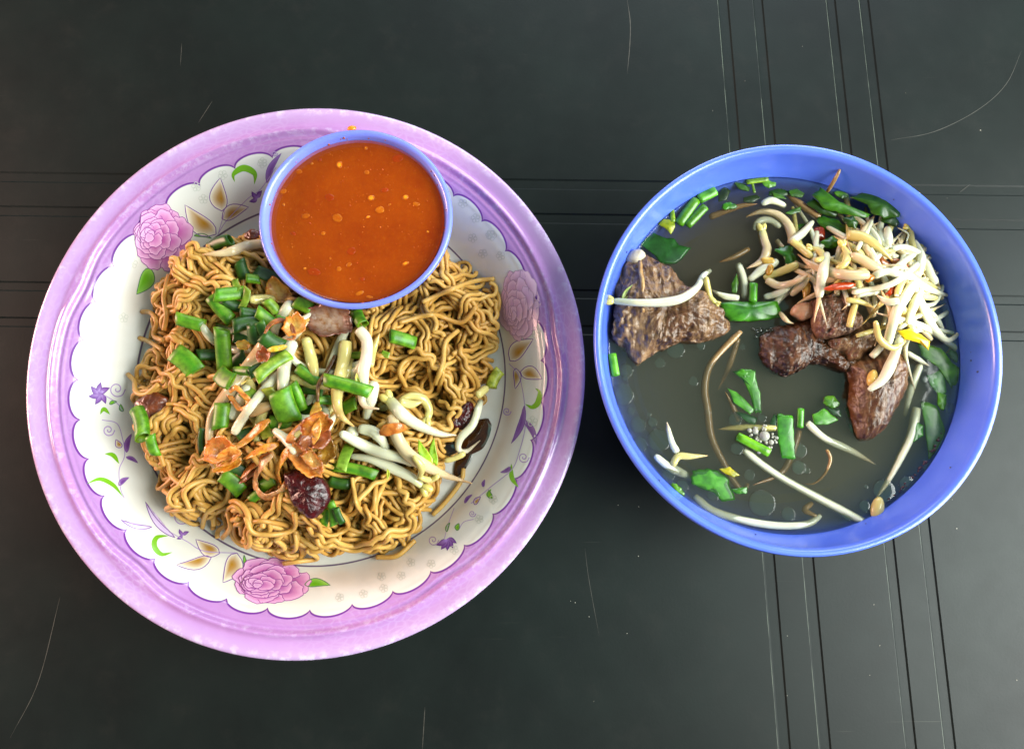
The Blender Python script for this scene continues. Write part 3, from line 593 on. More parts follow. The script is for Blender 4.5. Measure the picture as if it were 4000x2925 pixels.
# ================================================================== BEAN SPROUTS
M_SPR = pm('bean_sprout', None, None, 500, rough=.16, sss=.55, sssr=(1, .9, .6), ssss=.0022, attr=True)
WHT, CRM, PNK, TAN = (lin(208, 206, 178), lin(200, 186, 116), lin(202, 182, 142), lin(156, 124, 82))
def sprout(field, cr, pts, wd, tip=None, head=None, colr=WHT, where_l=None, dep=True, zfix=None, label=None, squash=.9):
    """tip: which end runs out into the root ('s','e'); head: which end carries the split seed"""
    p = [nat(cr, q) for q in pts]; z0 = 5.0 if field is not FP else 2.6; r = cmw(natw(cr, wd), z0) / 2 * (1.05 if field is FP else .88)
    if zfix is None: P = field.lay(p, r, 15 if len(p) > 3 else 9, .1)
    else:
        Q = cat_rom(p, max(10, int(sum(math.dist(p[i], p[i + 1]) for i in range(len(p) - 1)) / 11))); zz = np.interp(np.linspace(0, 1, len(Q)), np.linspace(0, 1, len(np.atleast_1d(zfix))), np.atleast_1d(zfix)); P = np.array([(*at(a, b, z), z) for (a, b), z in zip(Q, zz)])
    n = len(P); t = np.linspace(0, 1, n)
    R = r * (1 + .06 * np.sin(t * 7 + rng.uniform(0, 6)))
    tp = np.ones(n)
    if tip == 'e': tp = np.interp(t, [0, .08, .5, .8, .93, 1], [.85, 1, .95, .55, .25, .12])
    elif tip == 's': tp = np.interp(t, [0, .07, .2, .5, .92, 1], [.12, .25, .6, 1, 1, .85])
    else: e0, e1 = rng.uniform(.55, 1, 2); tp = np.interp(t, [0, .05, .5, .95, 1], [.7 * e0, e0, 1, e1, .7 * e1])
    R = R * tp
    if dep and field is not None: field.stamp(P[::2], R[::2])
    V, Fc = tube(P, R, 9, squash)
    cl = np.array([colr] * n); brown = np.array(lin(178, 118, 74))
    if tip: k = np.clip(1 - tp, 0, 1)[:, None] ** 1.5 * .75; cl = cl * (1 - k) + brown * k
    g = np.array(lin(206, 206, 120)); k = np.clip(.18 - (t if head == 's' else 1 - t if head == 'e' else t + 9), 0, 1)[:, None] * 4; cl = cl * (1 - np.clip(k, 0, .7)) + g * np.clip(k, 0, .7)
    C = np.repeat(cl, 9, 0); C = np.vstack([C, cl[0], cl[-1]]); C[:, 3] = 1
    L = sum(math.dist(p[i], p[i + 1]) for i in range(len(p) - 1)); turn = abs(math.atan2(p[-1][1] - p[-2][1], p[-1][0] - p[-2][0]) - math.atan2(p[1][1] - p[0][1], p[1][0] - p[0][0])); turn = min(turn, 6.283 - turn)
    o = mk('bean_sprout', V, Fc, M_SPR, cols=C)
    ln = 'long' if L > 380 else 'medium' if L > 190 else 'short'; ln += ' plump' if natw(cr, wd) > 43 else ' thin' if natw(cr, wd) < 33 else ''; sh = 'hooked' if turn > 1.5 else 'curved' if turn > .6 else 'straight'; cn = {id(WHT): 'white', id(CRM): 'cream', id(PNK): 'pinkish', id(TAN): 'tan'}[id(colr)]
    ex = ' with split seed head' if head else ' with thin root tip' if tip else ''
    if label is None:
        mid = p[len(p) // 2]
        label = f'{ln} {sh} {cn} bean sprout{ex} ' + (where_l or where(mid, LM if field is FP else LB)); label = ' '.join(label.split()[:16])
    tag(o, label, 'bean sprout', 'bean sprouts on the noodles' if field is FP else 'bean sprouts in the soup bowl')
    if head:
        e = 0 if head == 's' else -1; c = P[e]; d = (P[0] - P[2]) if head == 's' else (P[-1] - P[-3]); a = math.atan2(d[1], d[0])
        p1 = ellipsoid(c + np.array([math.cos(a + .5), math.sin(a + .5), .15]) * r * .7, r * 1.25, r * .72, r * .7, a + .35, 10, 7); p2 = ellipsoid(c + np.array([math.cos(a - .6), math.sin(a - .6), -.05]) * r * .7, r * 1.2, r * .7, r * .7, a - .5, 10, 7)
        Vh, Fh = join([p1, p2]); hc = lin(214, 196, 112); mk('seed_head', Vh, Fh, M_SPR, o, cols=[hc] * len(Vh))
        if dep and field is not None: field.stamp(np.array([c]), r * 1.2)
    return o

# ================================================================== SCALLION PIECES
M_SCA = pm('scallion_green', None, lin(170, 180, 120), 350, rough=.42, sss=.12, sssr=(.6, .8, .15), ssss=.0015, attr=True, bumpv=(300, .1, .0004), rnd=lin(240, 225, 190))
def scallion(cr, x, y, ang, L, wd, kind='tube', tone='mid', label=None, tilt=None, field=None):
    fld = field or FP; px, py = nat(cr, (x, y)); r = cmw(natw(cr, wd), 2.8) / 2; Lc = cmw(natw(cr, L), 2.8); a = -math.radians(ang)
    X, Y, _ = fld.locate(px, py, r); d = np.array([math.cos(a), math.sin(a)])
    sm = np.array([(X + d[0] * s_ * Lc * .4 - d[1] * q * r * .6, Y + d[1] * s_ * Lc * .4 + d[0] * q * r * .6) for s_ in (-1, -.5, 0, .5, 1) for q in (-1, 0, 1)]); zs = fld.z(sm[:, 0], sm[:, 1])
    sq = {'tube': .6, 'ring': .8, 'flat': .22}[kind]; zc = np.percentile(zs, 86) + r * sq * .8
    z1 = np.percentile(zs[:6], 80); z2 = np.percentile(zs[-6:], 80); sl = np.clip((z2 - z1) / (Lc * .8 + 1e-6), -.5, .5) if tilt is None else tilt
    X, Y = at(px, py, zc); n = 7; t = np.linspace(-.5, .5, n); bend = rng.uniform(-.08, .08) * Lc
    P = np.array([(X + d[0] * Lc * q - d[1] * bend * (1 - 4 * q * q), Y + d[1] * Lc * q + d[0] * bend * (1 - 4 * q * q), zc + sl * Lc * q) for q in t])
    T = np.array([d[0], d[1], sl]); T /= np.linalg.norm(T); sd = np.array([-d[1], d[0], 0]); up = np.cross(T, sd); up = up if up[2] > 0 else -up
    seg = 14; V = []; C = []; c1, c2 = {'mid': ((66, 142, 12), (146, 190, 50)), 'dark': ((28, 82, 14), (72, 120, 34)), 'pale': ((112, 168, 24), (190, 210, 100)), 'yellow': ((158, 168, 40), (196, 196, 92))}[tone]
    o1, o2 = rng.uniform(-.5, .5), rng.uniform(-.5, .5); ph = rng.uniform(0, 6)
    def ringv(i, f, inn):
        for k in range(seg):
            b = 2 * math.pi * k / seg; rad = r * f * (1 + .06 * math.sin(2 * b + ph) + .03 * math.sin(5 * b + ph + i * .4)); cut = (o1 if i == 0 else o2 if i == n - 1 else 0) * r * .7 * math.cos(b)
            V.append(P[i] + T * cut + rad * math.cos(b) * sd + rad * sq * math.sin(b) * up)
            q = np.clip(.5 + .35 * math.sin(b * 4 + ph) + .25 * math.sin(b * 11 + ph * 3) + .5 * (i / (n - 1) - .5) * math.sin(ph * 5), 0, 1); cc = np.array(lin(*c1)) * (1 - q * .6) + np.array(lin(*c2)) * q * .6
            if inn: cc = np.array(lin(*c2)) * .8
            C.append(cc)
    for i in range(n): ringv(i, 1, 0)
    for i in range(n - 1, -1, -1): ringv(i, .88, 1)
    m2 = 2 * n; Fc = [(i * seg + k, i * seg + (k + 1) % seg, ((i + 1) % m2) * seg + (k + 1) % seg, ((i + 1) % m2) * seg + k) for i in range(m2) for k in range(seg)]
    o = mk('scallion_piece', V, Fc, M_SCA, cols=C)
    fld.stamp(P, r * .75)
    if label is None:
        ln = 'long' if L * CR[cr][2] > 105 else 'short'; sh = {'tube': 'hollow', 'ring': 'open ended', 'flat': 'flattened'}[kind]; cn = {'mid': 'bright green', 'dark': 'dark green', 'pale': 'pale green', 'yellow': 'yellow green'}[tone]
        label = f'{ln} {sh} {cn} scallion cut ' + where((px, py), LM if fld is FP else LB)
    tag(o, label, 'scallion', 'chopped scallion on the noodles' if fld is FP else 'cut green stems in the soup')
    return o

# ================================================================== FLAKES, LUMPS, LEAVES
def sheet(P2, zf, th, name, mat, rings=5, cols=None, jag=0, sub=3):
    """thin closed slab over an outline (cm): zf(x, y, f) gives the mid height, f = 0 centre .. 1 edge"""
    P2 = np.asarray(P2, float); Q = []
    for i in range(len(P2)):
        for k in range(sub): Q.append(P2[i] * (1 - k / sub) + P2[(i + 1) % len(P2)] * k / sub)
    Q = np.array(Q); c = Q.mean(0); n = len(Q)
    if jag: Q = Q + (Q - c) * (rng.uniform(-jag, jag, n))[:, None]
    V = []; C = []
    for sgn in (1, -1):
        for k in range(1, rings + 1):
            f = k / rings
            for q in Q:
                p = c + (q - c) * f; V.append((p[0], p[1], zf(p[0], p[1], f) + sgn * th / 2 * (1 if k < rings else .6)))
                if cols is not None: C.append(cols(p[0], p[1], f))
        V.append((c[0], c[1], zf(c[0], c[1], 0) + sgn * th / 2)); 
        if cols is not None: C.append(cols(c[0], c[1], 0))
    m = rings * n + 1; Fc = []
    for s_ in (0, 1):
        b = s_ * m; ce = b + m - 1
        fs = [(ce, b + i, b + (i + 1) % n) for i in range(n)] + [(b + k * n + i, b + (k + 1) * n + i, b + (k + 1) * n + (i + 1) % n, b + k * n + (i + 1) % n) for k in range(rings - 1) for i in range(n)]
        Fc += fs if s_ == 0 else [f[::-1] for f in fs]
    e = (rings - 1) * n; Fc += [(e + i, m + e + i, m + e + (i + 1) % n, e + (i + 1) % n) for i in range(n)]
    return mk(name, V, Fc, mat, cols=C if cols is not None else None)
M_FRY = pm('fried_shallot', None, lin(215, 172, 122), 450, rough=.22, sss=.3, sssr=(1, .5, .15), ssss=.002, coat=.22, attr=True, bumpv=(300, .7, .0009), lo=.45, hi=.7)
AMB, ORG, BRN, GLD, PAL = (204, 140, 58), (206, 134, 62), (140, 82, 48), (228, 186, 100), (226, 190, 126)
def flake(cr, x, y, rx, ry, ang, c_in, c_out, label, crump=.12, curl=.25, th=.045, n=13, tilt=(0, 0)):
    px, py = nat(cr, (x, y)); X, Y, z = FP.locate(px, py, .1); a = -math.radians(ang); sx, sy = cmw(natw(cr, rx), 3), cmw(natw(cr, ry), 3)
    pts = []
    for k in range(n):
        b = 2 * math.pi * k / n; r = 1.05 + rng.uniform(-.22, .16); u, v = sx * r * math.cos(b), sy * r * math.sin(b); pts.append((X + u * math.cos(a) - v * math.sin(a), Y + u * math.sin(a) + v * math.cos(a)))
    pa = np.array(pts); al = np.vstack([pa, (pa + [X, Y]) / 2, [[X, Y]]]); zb = np.percentile(FP.z(al[:, 0], al[:, 1]), 88) + .03
    zf = lambda p, q, f: zb + .08 + curl * min(sx, sy) * f * f + 1.8 * crump * float(fbm(np.array([p, q, zb * 3]), 2.6, 4)) + .5 * sy * ((-(p - X) * math.sin(a) + (q - Y) * math.cos(a)) / sy) ** 2 + tilt[0] * (p - X) + tilt[1] * (q - Y)
    ci, co = np.array(lin(*c_in)), np.array(lin(*c_out))
    o = sheet(pts, zf, th, 'fried_flake', M_FRY, 6, cols=lambda p, q, f: (ci * (1 - f ** 2) + co * f ** 2) * (.65 + .7 * float(vnoise(np.array([p, q, 1.]), 5.0))), jag=.07)
    FP.stamp(np.array([(X, Y, zb - .1)]), min(sx, sy) * .8); tag(o, label, 'fried shallot'); return o
def ribbon(cr, pts, wd, c1, label, flat=.22, roll=(0, .6), lift=0, taper=True, name='fried_strip', cat='fried shallot'):
    p = [nat(cr, q) for q in pts]; r = cmw(natw(cr, wd), 3) / 2; P = FP.lay(p, r * .6, 15, .1); P[:, 2] += lift * np.sin(np.linspace(0, math.pi, len(P))); n = len(P); t = np.linspace(0, 1, n)
    R = r * (np.interp(t, [0, .2, .8, 1], [.35, 1, .9, .25]) if taper else 1); V, Fc = tube(P, R, 12, flat, roll=np.interp(t, [0, 1], roll))
    V = V + (fbm(V, 5, 3) * .06)[:, None]; cl = np.array(lin(*c1)); nz = vnoise(V, 6)[:, None]; C = cl * (1 - .45 * nz) + np.array(lin(235, 190, 110)) * .25 * (1 - nz); C[:, 3] = 1
    o = mk(name, V, Fc, M_FRY, cols=C); FP.stamp(P[::2], r * .4); tag(o, label, cat); return o
def lump(field, outline, zc, zh, name, mat, amp=.25, sc_n=1.6, label=None, cat=None, peak=None, rings=14, bottom=.5, ridge=0, parent=None, power=.5, cfun=None, dep=True):
    """irregular solid: outline (pixels) gives the plan, dome with ridged relief above, shallow belly below"""
    q = np.array([at(x, y, zc) for x, y in outline]); NQ = max(48, rings * 6); Q = cat_rom(np.vstack([q, q[:1]]), NQ + 1)[:-1]; c = Q.mean(0) if peak is None else np.array(at(*peak, zc)); n = len(Q); V = []
    for sgn in (1, -1):
        for k in range(1, rings + 1):
            f = k / rings; f2 = math.sin(f * math.pi / 2) ** .9
            for p in Q:
                v = c + (p - c) * f2; h = zh * (1 - f2 ** 2.2) ** power if sgn > 0 else -bottom * (1 - f2 ** 2) ** .5; V.append((v[0], v[1], zc + h))
        V.append((c[0], c[1], zc + (zh if sgn > 0 else -bottom)))
    V = np.array(V); m = rings * n + 1
    if rings > 20: ed = np.clip(np.linalg.norm(V[:, :2] - c, axis=1), 0, 9)[:, None]; V[:, :2] += (V[:, :2] - c) * (.18 * fbm(V + 31, 2.2, 4))[:, None]
    nn = fbm(V, sc_n, 5); fib = V @ np.array([[.9, .16, 0], [-.3, .5, 0], [0, 0, .6]]); rg = 1 - np.abs(fbm(fib, sc_n * 2.2, 6)) * 5 + .35 * (1 - np.abs(fbm(V + 7, sc_n * 3.5, 4)) * 6)
    dirv = np.c_[(V[:, :2] - c) / (np.linalg.norm(V[:, :2] - c, axis=1)[:, None] + .3), np.where(np.arange(len(V)) < m, 1.0, -.2)]
    V = V + dirv * (nn * amp * 2 + ridge * (rg - .5) * (.2 + 1.7 * vnoise(V, .9) ** 1.5))[:, None] * np.array([.5, .5, 1])
    # keep the shared rim closed
    e = (rings - 1) * n; V[m + e:m + e + n] = V[e:e + n]; Fc = []
    for s_ in (0, 1):
        b = s_ * m; ce = b + m - 1; f1 = [(ce, b + i, b + (i + 1) % n) for i in range(n)] + [(b + k * n + i, b + (k + 1) * n + i, b + (k + 1) * n + (i + 1) % n, b + k * n + (i + 1) % n) for k in range(rings - 1) for i in range(n)]
        Fc += f1 if s_ == 0 else [f[::-1] for f in f1]
    if dep and field is not None:
        i, j = field.ij(V[:m, 0], V[:m, 1]); np.maximum.at(field.h, (i, j), V[:m, 2])
        for dx in (-.06, .06):
            for dy in (-.06, .06): i, j = field.ij(V[:m, 0] + dx, V[:m, 1] + dy); np.maximum.at(field.h, (i, j), V[:m, 2])
    cols = None if cfun is None else [cfun(v) for v in V]
    o = mk(name, V, Fc, mat, parent, cols=cols)
    if label: tag(o, label, cat)
    return o
def rnd_outline(cr, x, y, rx, ry, ang=0, n=11, j=.14):
    a = math.radians(ang); out = []
    for k in range(n):
        b = 6.2832 * k / n; r = 1 + rng.uniform(-j, j); u, v = rx * r * math.cos(b), ry * r * math.sin(b); out.append(nat(cr, (x + u * math.cos(a) - v * math.sin(a), y + u * math.sin(a) + v * math.cos(a))))
    return out

# ------------------------------------------------------------------ what lies on the noodles (lowest first)
M_JAM = pm('chilli_jam', lin(74, 8, 12), lin(36, 4, 7), 350, rough=.16, coat=.15, bumpv=(520, .6, .0008))
M_SCRAP = pm('browned_meat', lin(120, 58, 26), lin(74, 32, 16), 220, rough=.3, coat=.3, bumpv=(260, .6, .001))
def zat(cr, x, y): return FP.locate(*nat(cr, (x, y)))[2]
lump(FP, rnd_outline('C3', 415, 1440, 150, 150), zat('C3', 415, 1440) + .08, .42, 'meat_scrap', M_SCRAP, .12, 2.2, 'round brown meat scrap at the edge of the noodles', 'meat', ridge=.03)
lump(FP, rnd_outline('C4', 1110, 960, 75, 120, 25), zat('C4', 1110, 960) + .0, .3, 'dried_pepper', M_JAM, .14, 2.5, 'dark maroon shiny pepper piece by a white sprout', 'pepper', ridge=.04)
lump(FP, rnd_outline('C4', 1020, 1190, 65, 60), zat('C4', 1020, 1190), .16, 'dried_pepper', pm('black_glossy', lin(28, 20, 16), lin(16, 10, 8), 300, rough=.08, coat=.6), .06, 2.5, 'small black glossy pepper scrap below the maroon piece', 'pepper')
lump(FP, rnd_outline('C3', 1215, 45, 65, 50), 2.6, .2, 'meat_scrap', M_SCRAP, .12, 3, 'small brown scrap against the sauce cup wall', 'meat')
tag(lump(FP, rnd_outline('C4', 1200, 1120, 160, 90, -55), .68, .06, 'soy_puddle', M_SOY, .01, 1, bottom=.03, dep=False), 'thin dark soy sauce puddle at the open side of the noodles', 'soy sauce')
tag(lump(FP, rnd_outline('C4', 1120, 1290, 120, 45, -60), .66, .05, 'soy_puddle', M_SOY, .01, 1, bottom=.03, dep=False), 'narrow brown soy streak running past the sprout tips', 'soy sauce')
SPR_P = [('C3', [(810, 195), (1000, 180), (1150, 130), (1300, 105)], 78, 's', None, PNK), ('C3', [(800, 760), (870, 860), (1000, 940), (1130, 975)], 74, None, None, WHT), ('C3', [(1150, 640), (1140, 800), (1140, 900), (1180, 980)], 76, None, None, PNK),
         ('C3', [(1400, 1400), (1290, 1430), (1180, 1490)], 84, None, None, TAN), ('C3', [(1850, 1290), (1700, 1250), (1520, 1180)], 66, 's', None, CRM), ('C3', [(1500, 960), (1560, 1060), (1700, 1130), (1858, 1150)], 62, None, None, WHT),
         ('C3', [(1640, 870), (1680, 1020), (1722, 1190)], 92, None, None, CRM), ('C4', [(340, 1040), (300, 1130)], 90, None, None, WHT), ('C4', [(480, 720), (450, 850), (420, 980)], 92, None, None, WHT), ('C4', [(370, 1050), (480, 1080), (550, 1160), (572, 1250)], 76, None, None, WHT),
         ('C3', [(1180, 1260), (1090, 1400), (1040, 1520)], 100, None, None, WHT), ('C3', [(1340, 870), (1180, 1090), (1010, 1320), (900, 1480), (865, 1620), (865, 1780), (885, 1890), (935, 1965)], 100, 'e', None, PNK),
         ('C3', [(1480, 1100), (1300, 1290), (1120, 1530), (1060, 1640)], 76, None, None, WHT), ('C3', [(1535, 890), (1470, 1080), (1450, 1300)], 104, None, None, WHT), ('C3', [(1190, 560), (1300, 556), (1390, 562)], 84, None, None, CRM), ('C3', [(1720, 630), (1640, 700), (1560, 740)], 42, 's', None, WHT),
         ('C4', [(520, 370), (480, 470), (452, 600)], 50, 's', None, CRM), ('C4', [(660, 860), (740, 822), (830, 842), (874, 920), (860, 985)], 66, None, 'e', CRM), ('C4', [(250, 1090), (380, 1160), (520, 1220), (700, 1270), (770, 1300)], 76, None, None, WHT),
         ('C4', [(310, 1250), (450, 1270), (600, 1330), (740, 1400), (830, 1470)], 78, None, 'e', WHT), ('C4', [(610, 960), (640, 1100), (720, 1230), (850, 1320), (1000, 1390), (1180, 1445)], 86, 'e', None, PNK), ('C4', [(590, 850), (680, 950), (800, 1030), (950, 1090), (1070, 1100)], 82, 'e', 's', WHT),
         ('C4', [(1240, 860), (1190, 1020), (1100, 1120), (1085, 1200), (1140, 1215), (1240, 1138)], 58, 'e', None, WHT), ('C4', [(985, 1285), (1060, 1265), (1130, 1230)], 40, None, None, CRM), ('C4', [(370, 340), (425, 420), (425, 540), (400, 640), (400, 740), (390, 830), (420, 895), (515, 912)], 84, 'e', None, WHT),
         ('C4', [(275, 430), (262, 560), (230, 700), (212, 850), (240, 960), (335, 1037)], 92, 'e', None, CRM), ('C4', [(1215, 820), (1290, 760)], 60, None, None, CRM), ('C4', [(830, 860), (740, 880), (670, 860)], 60, 's', None, CRM), ('C4', [(760, 1250), (820, 1330), (800, 1420)], 50, None, None, CRM), ('C4', [(940, 1390), (880, 1420), (800, 1400)], 46, None, None, CRM)]
SCA_P = [('C3', 950, 110, -8, 220, 96, 'ring', 'dark'), ('C3', 1130, 320, 70, 140, 110, 'tube', 'dark'), ('C3', 1330, 370, 20, 190, 96, 'flat', 'dark'), ('C3', 1210, 390, 0, 90, 80, 'ring', 'mid'), ('C3', 1060, 590, 20, 150, 90, 'tube', 'dark'), ('C3', 1020, 510, -15, 190, 110, 'tube', 'mid'), ('C3', 960, 630, 50, 240, 110, 'tube', 'mid'),
         ('C3', 1000, 790, 15, 210, 66, 'flat', 'dark'), ('C3', 1090, 1050, -30, 150, 110, 'flat', 'dark'), ('C3', 1170, 755, -20, 200, 112, 'tube', 'dark'), ('C3', 1240, 835, 85, 140, 122, 'ring', 'dark'), ('C3', 1190, 672, 5, 130, 94, 'ring', 'dark'), ('C3', 1315, 705, 38, 150, 94, 'tube', 'mid'), ('C3', 850, 1005, -5, 140, 90, 'tube', 'dark'),
         ('C3', 705, 738, 15, 210, 108, 'tube', 'mid'), ('C3', 665, 1060, 42, 240, 176, 'flat', 'mid'), ('C3', 975, 965, 92, 310, 124, 'tube', 'mid'), ('C3', 990, 1180, 30, 170, 136, 'flat', 'mid'), ('C3', 1130, 1135, 5, 150, 76, 'tube', 'mid'), ('C3', 1240, 1130, -40, 110, 80, 'ring', 'dark'), ('C3', 1370, 890, 30, 150, 116, 'ring', 'dark'),
         ('C3', 1450, 715, 5, 96, 56, 'flat', 'mid'), ('C3', 1375, 1095, -45, 290, 96, 'tube', 'pale'), ('C3', 1620, 610, 25, 140, 112, 'tube', 'mid'), ('C3', 1365, 615, 50, 120, 92, 'ring', 'pale'), ('C3', 1145, 550, -70, 170, 64, 'flat', 'pale'), ('C3', 1085, 440, 60, 120, 62, 'flat', 'pale'), ('C3', 1660, 1170, 35, 210, 84, 'tube', 'mid'),
         ('C3', 1690, 1300, 10, 190, 52, 'flat', 'dark'), ('C3', 1800, 1370, 0, 120, 72, 'ring', 'mid'), ('C3', 1640, 1460, 60, 130, 110, 'flat', 'dark'), ('C3', 1430, 1560, 10, 180, 100, 'flat', 'mid'), ('C3', 1475, 1410, 72, 230, 176, 'tube', 'mid'), ('C3', 1572, 1340, 72, 200, 82, 'ring', 'mid'), ('C3', 958, 1495, 95, 200, 122, 'ring', 'mid'), ('C3', 1180, 1320, -40, 100, 82, 'flat', 'pale'),
         ('C3', 1360, 1330, 60, 120, 80, 'flat', 'yellow'), ('C3', 300, 1560, 62, 260, 116, 'ring', 'mid'), ('C6', 755, 465, 82, 96, 56, 'tube', 'mid'), ('C5', 395, 460, 88, 200, 48, 'tube', 'dark'), ('C5', 630, 800, 48, 190, 128, 'flat', 'mid'), ('C5', 690, 700, 30, 120, 80, 'flat', 'dark'), ('C5', 820, 905, -40, 96, 80, 'tube', 'mid'), ('C5', 915, 800, -30, 150, 96, 'flat', 'mid'),
         ('C5', 740, 400, -30, 120, 70, 'flat', 'dark'), ('C5', 905, 385, 60, 110, 90, 'flat', 'yellow'), ('C5', 1500, 790, 10, 160, 96, 'ring', 'dark'), ('C5', 1435, 1040, 84, 180, 66, 'tube', 'mid'), ('C5', 1378, 1070, 100, 120, 70, 'flat', 'mid'), ('C5', 1495, 1060, 70, 120, 56, 'tube', 'dark'), ('C5', 1620, 700, 12, 350, 90, 'flat', 'mid'), ('C5', 1548, 590, -78, 200, 86, 'flat', 'pale'),
         ('C4', 685, 415, 12, 170, 98, 'tube', 'mid'), ('C4', 375, 262, 60, 130, 84, 'ring', 'mid'), ('C4', 360, 530, 0, 96, 50, 'tube', 'pale'), ('C4', 300, 890, -20, 110, 96, 'flat', 'mid'), ('C4', 1350, 700, -62, 150, 92, 'ring', 'yellow'), ('C4', 288, 748, 15, 320, 92, 'tube', 'mid'), ('C4', 560, 520, 20, 60, 44, 'flat', 'pale'), ('C3', 1110, 880, 20, 120, 90, 'flat', 'dark'), ('C3', 1290, 790, 70, 100, 80, 'flat', 'dark')]
for k in range(20):
    a = rng.uniform(0, 6.28); q = math.sqrt(rng.random()); cx, cy = 1160 + 230 * q * math.cos(a), 1480 + 260 * q * math.sin(a); d = rng.normal(1.9, .6); L = rng.uniform(60, 130); b = rng.uniform(-.5, .5)
    sprout(FP, 'N', [(cx - L * math.cos(d - b), cy - L * math.sin(d - b)), (cx, cy), (cx + L * math.cos(d + b), cy + L * math.sin(d + b))], rng.uniform(30, 42), random.choice([None, 'e', 's']), None, random.choice([WHT, CRM, CRM]))
for i in [0, 1, 2, 3, 4, 5, 6, 7, 8, 9, 10]: s_ = SPR_P[i]; sprout(FP, *s_)
for s_ in SCA_P[:15]: scallion(*s_)
for i in [11, 12, 13, 14, 15, 16, 17, 18, 19, 20, 21, 22, 23]: sprout(FP, *SPR_P[i])
for s_ in SCA_P[15:57]: scallion(*s_)
for i in range(24, len(SPR_P)): sprout(FP, *SPR_P[i])
for s_ in SCA_P[57:]: scallion(*s_)
# olive seed coat and split green leaves of a sprout
x, y, z = FP.locate(*nat('C4', (552, 890)), .2); V, Fc = ellipsoid((x, y, z + .08), .27, .24, .22, .3, 16, 10)
tag(mk('mung_seed_coat', V, Fc, pm('olive_seed', lin(128, 128, 78), lin(98, 96, 50), 300, rough=.2, coat=.4)), 'round olive green seed coat hanging on a sprout head', 'seed')
M_LEAF = pm('herb_leaf', None, lin(150, 175, 120), 260, rough=.3, sss=.08, sssr=(.6, .8, .2), ssss=.0015, coat=.05, attr=True, bumpv=(240, .2, .0004))
def small_leaf(field, cr, tip, bs, wd, tone, label, lift=.15, name='sprout_leaf', cat='leaf'):
    pts = leaf_outline(nat(cr, tip), nat(cr, bs), natw(cr, wd), 6); x0, y0, z0 = field.locate(*nat(cr, bs), .08); Q = [at(*p, z0 + lift) for p in pts]; ci = np.array(lin(*tone))
    o = sheet(Q, lambda p, q, f: z0 + lift * min(1, math.hypot(p - x0, q - y0) * 1.2) + .04 * f, .035, name, M_LEAF, 4, cols=lambda p, q, f: ci * (.85 + .3 * f)); tag(o, label, cat); return o
small_leaf(FP, 'C4', (800, 1128), (900, 1310), 76, (176, 208, 52), 'pointed lime green sprout leaf leaning left of its twin'); small_leaf(FP, 'C4', (912, 1118), (928, 1320), 60, (150, 190, 48), 'upright lime green sprout leaf beside its leaning twin')
small_leaf(FP, 'C4', (352, 655), (378, 745), 36, (214, 206, 100), 'tiny yellow leaf tip on a white sprout bend'); small_leaf(FP, 'C4', (570, 1425), (572, 1340), 24, (196, 200, 60), 'thin yellow leaf sliver under two white sprouts')
# fried shallots and garlic
lump(FP, [nat('C5', q) for q in [(1050, 700), (1200, 680), (1380, 770), (1425, 900), (1400, 980), (1300, 1080), (1200, 1040), (1100, 920)]], zat('C5', 1230, 880) + .3, .5, 'chilli_lump', M_JAM, .14, 2.2, 'dark red sticky chilli paste lump below the fried shallots', 'chilli paste', ridge=.05)
flake('C3', 1478, 540, 112, 84, 35, GLD, (214, 140, 36), 'large golden garlic chip leaning on the sauce cup', .14, .3)
flake('C3', 1590, 790, 92, 88, 0, GLD, (212, 120, 28), 'round golden orange shallot chip inside a brown curl')
flake('C4', 205, 320, 168, 112, 12, (176, 150, 128), (104, 50, 28), 'round brown shallot slice with pale shiny centre', .1, .3, .12, 16)
flake('C3', 1345, 1035, 50, 62, 20, BRN, (160, 80, 28), 'small brown shallot scrap on a pale scallion'); flake('C3', 1175, 950, 54, 40, 10, GLD, (206, 160, 40), 'small yellow garlic scrap between scallions')
flake('C5', 545, 520, 130, 105, 20, ORG, (206, 120, 52), 'broad orange shallot flake at the end of the amber strip', .2, .1); flake('C5', 630, 600, 120, 60, -30, ORG, AMB, 'orange crumpled shallot flake under the broad flake', .25)
flake('C5', 1400, 420, 120, 130, 30, (158, 98, 56), (136, 74, 38), 'crumpled brown shallot cluster behind the yellow strip', .45, .1, .12); flake('C5', 1330, 340, 120, 80, -30, AMB, (150, 78, 26), 'amber shallot flake under the yellow strip', .35)
flake('C5', 1465, 570, 66, 96, 20, (150, 112, 34), (120, 84, 26), 'olive amber shallot flake beside the pale scallion wedge', .2)
flake('C5', 1310, 640, 165, 92, 42, (188, 132, 72), (206, 130, 50), 'folded almond shaped amber shallot petal above the dark lump', .22, .45, .08, 14)
flake('C5', 1290, 610, 90, 46, 42, (206, 160, 88), (150, 84, 30), 'inner fold of the amber shallot petal', .2, .4)
flake('C5', 660, 660, 110, 40, -20, (196, 130, 30), AMB, 'thin amber flake below the orange flakes', .2)
ribbon('C3', [(1310, 830), (1360, 760), (1450, 730), (1530, 780), (1550, 870), (1480, 880)], 46, (150, 74, 40), 'reddish brown shallot curl around the golden chip', .4, lift=.1)
ribbon('C3', [(1330, 965), (1490, 935)], 44, (214, 180, 40), 'thin yellow strip across the pale scallion', .3); ribbon('C3', [(1190, 1180), (1120, 1240)], 36, (226, 206, 110), 'small pale yellow sliver on a pink sprout')
ribbon('C3', [(1010, 1310), (1078, 1268), (1130, 1320), (1188, 1385), (1118, 1442), (1065, 1380), (1012, 1312)], 40, (226, 150, 62), 'square loop of translucent orange shallot on sprouts', .5, taper=False)
ribbon('C5', [(935, 285), (850, 360), (770, 440), (680, 500), (600, 520)], 86, (206, 130, 40), 'long amber shallot strip pointing to the large scallion', .3, (.2, .9), .1)
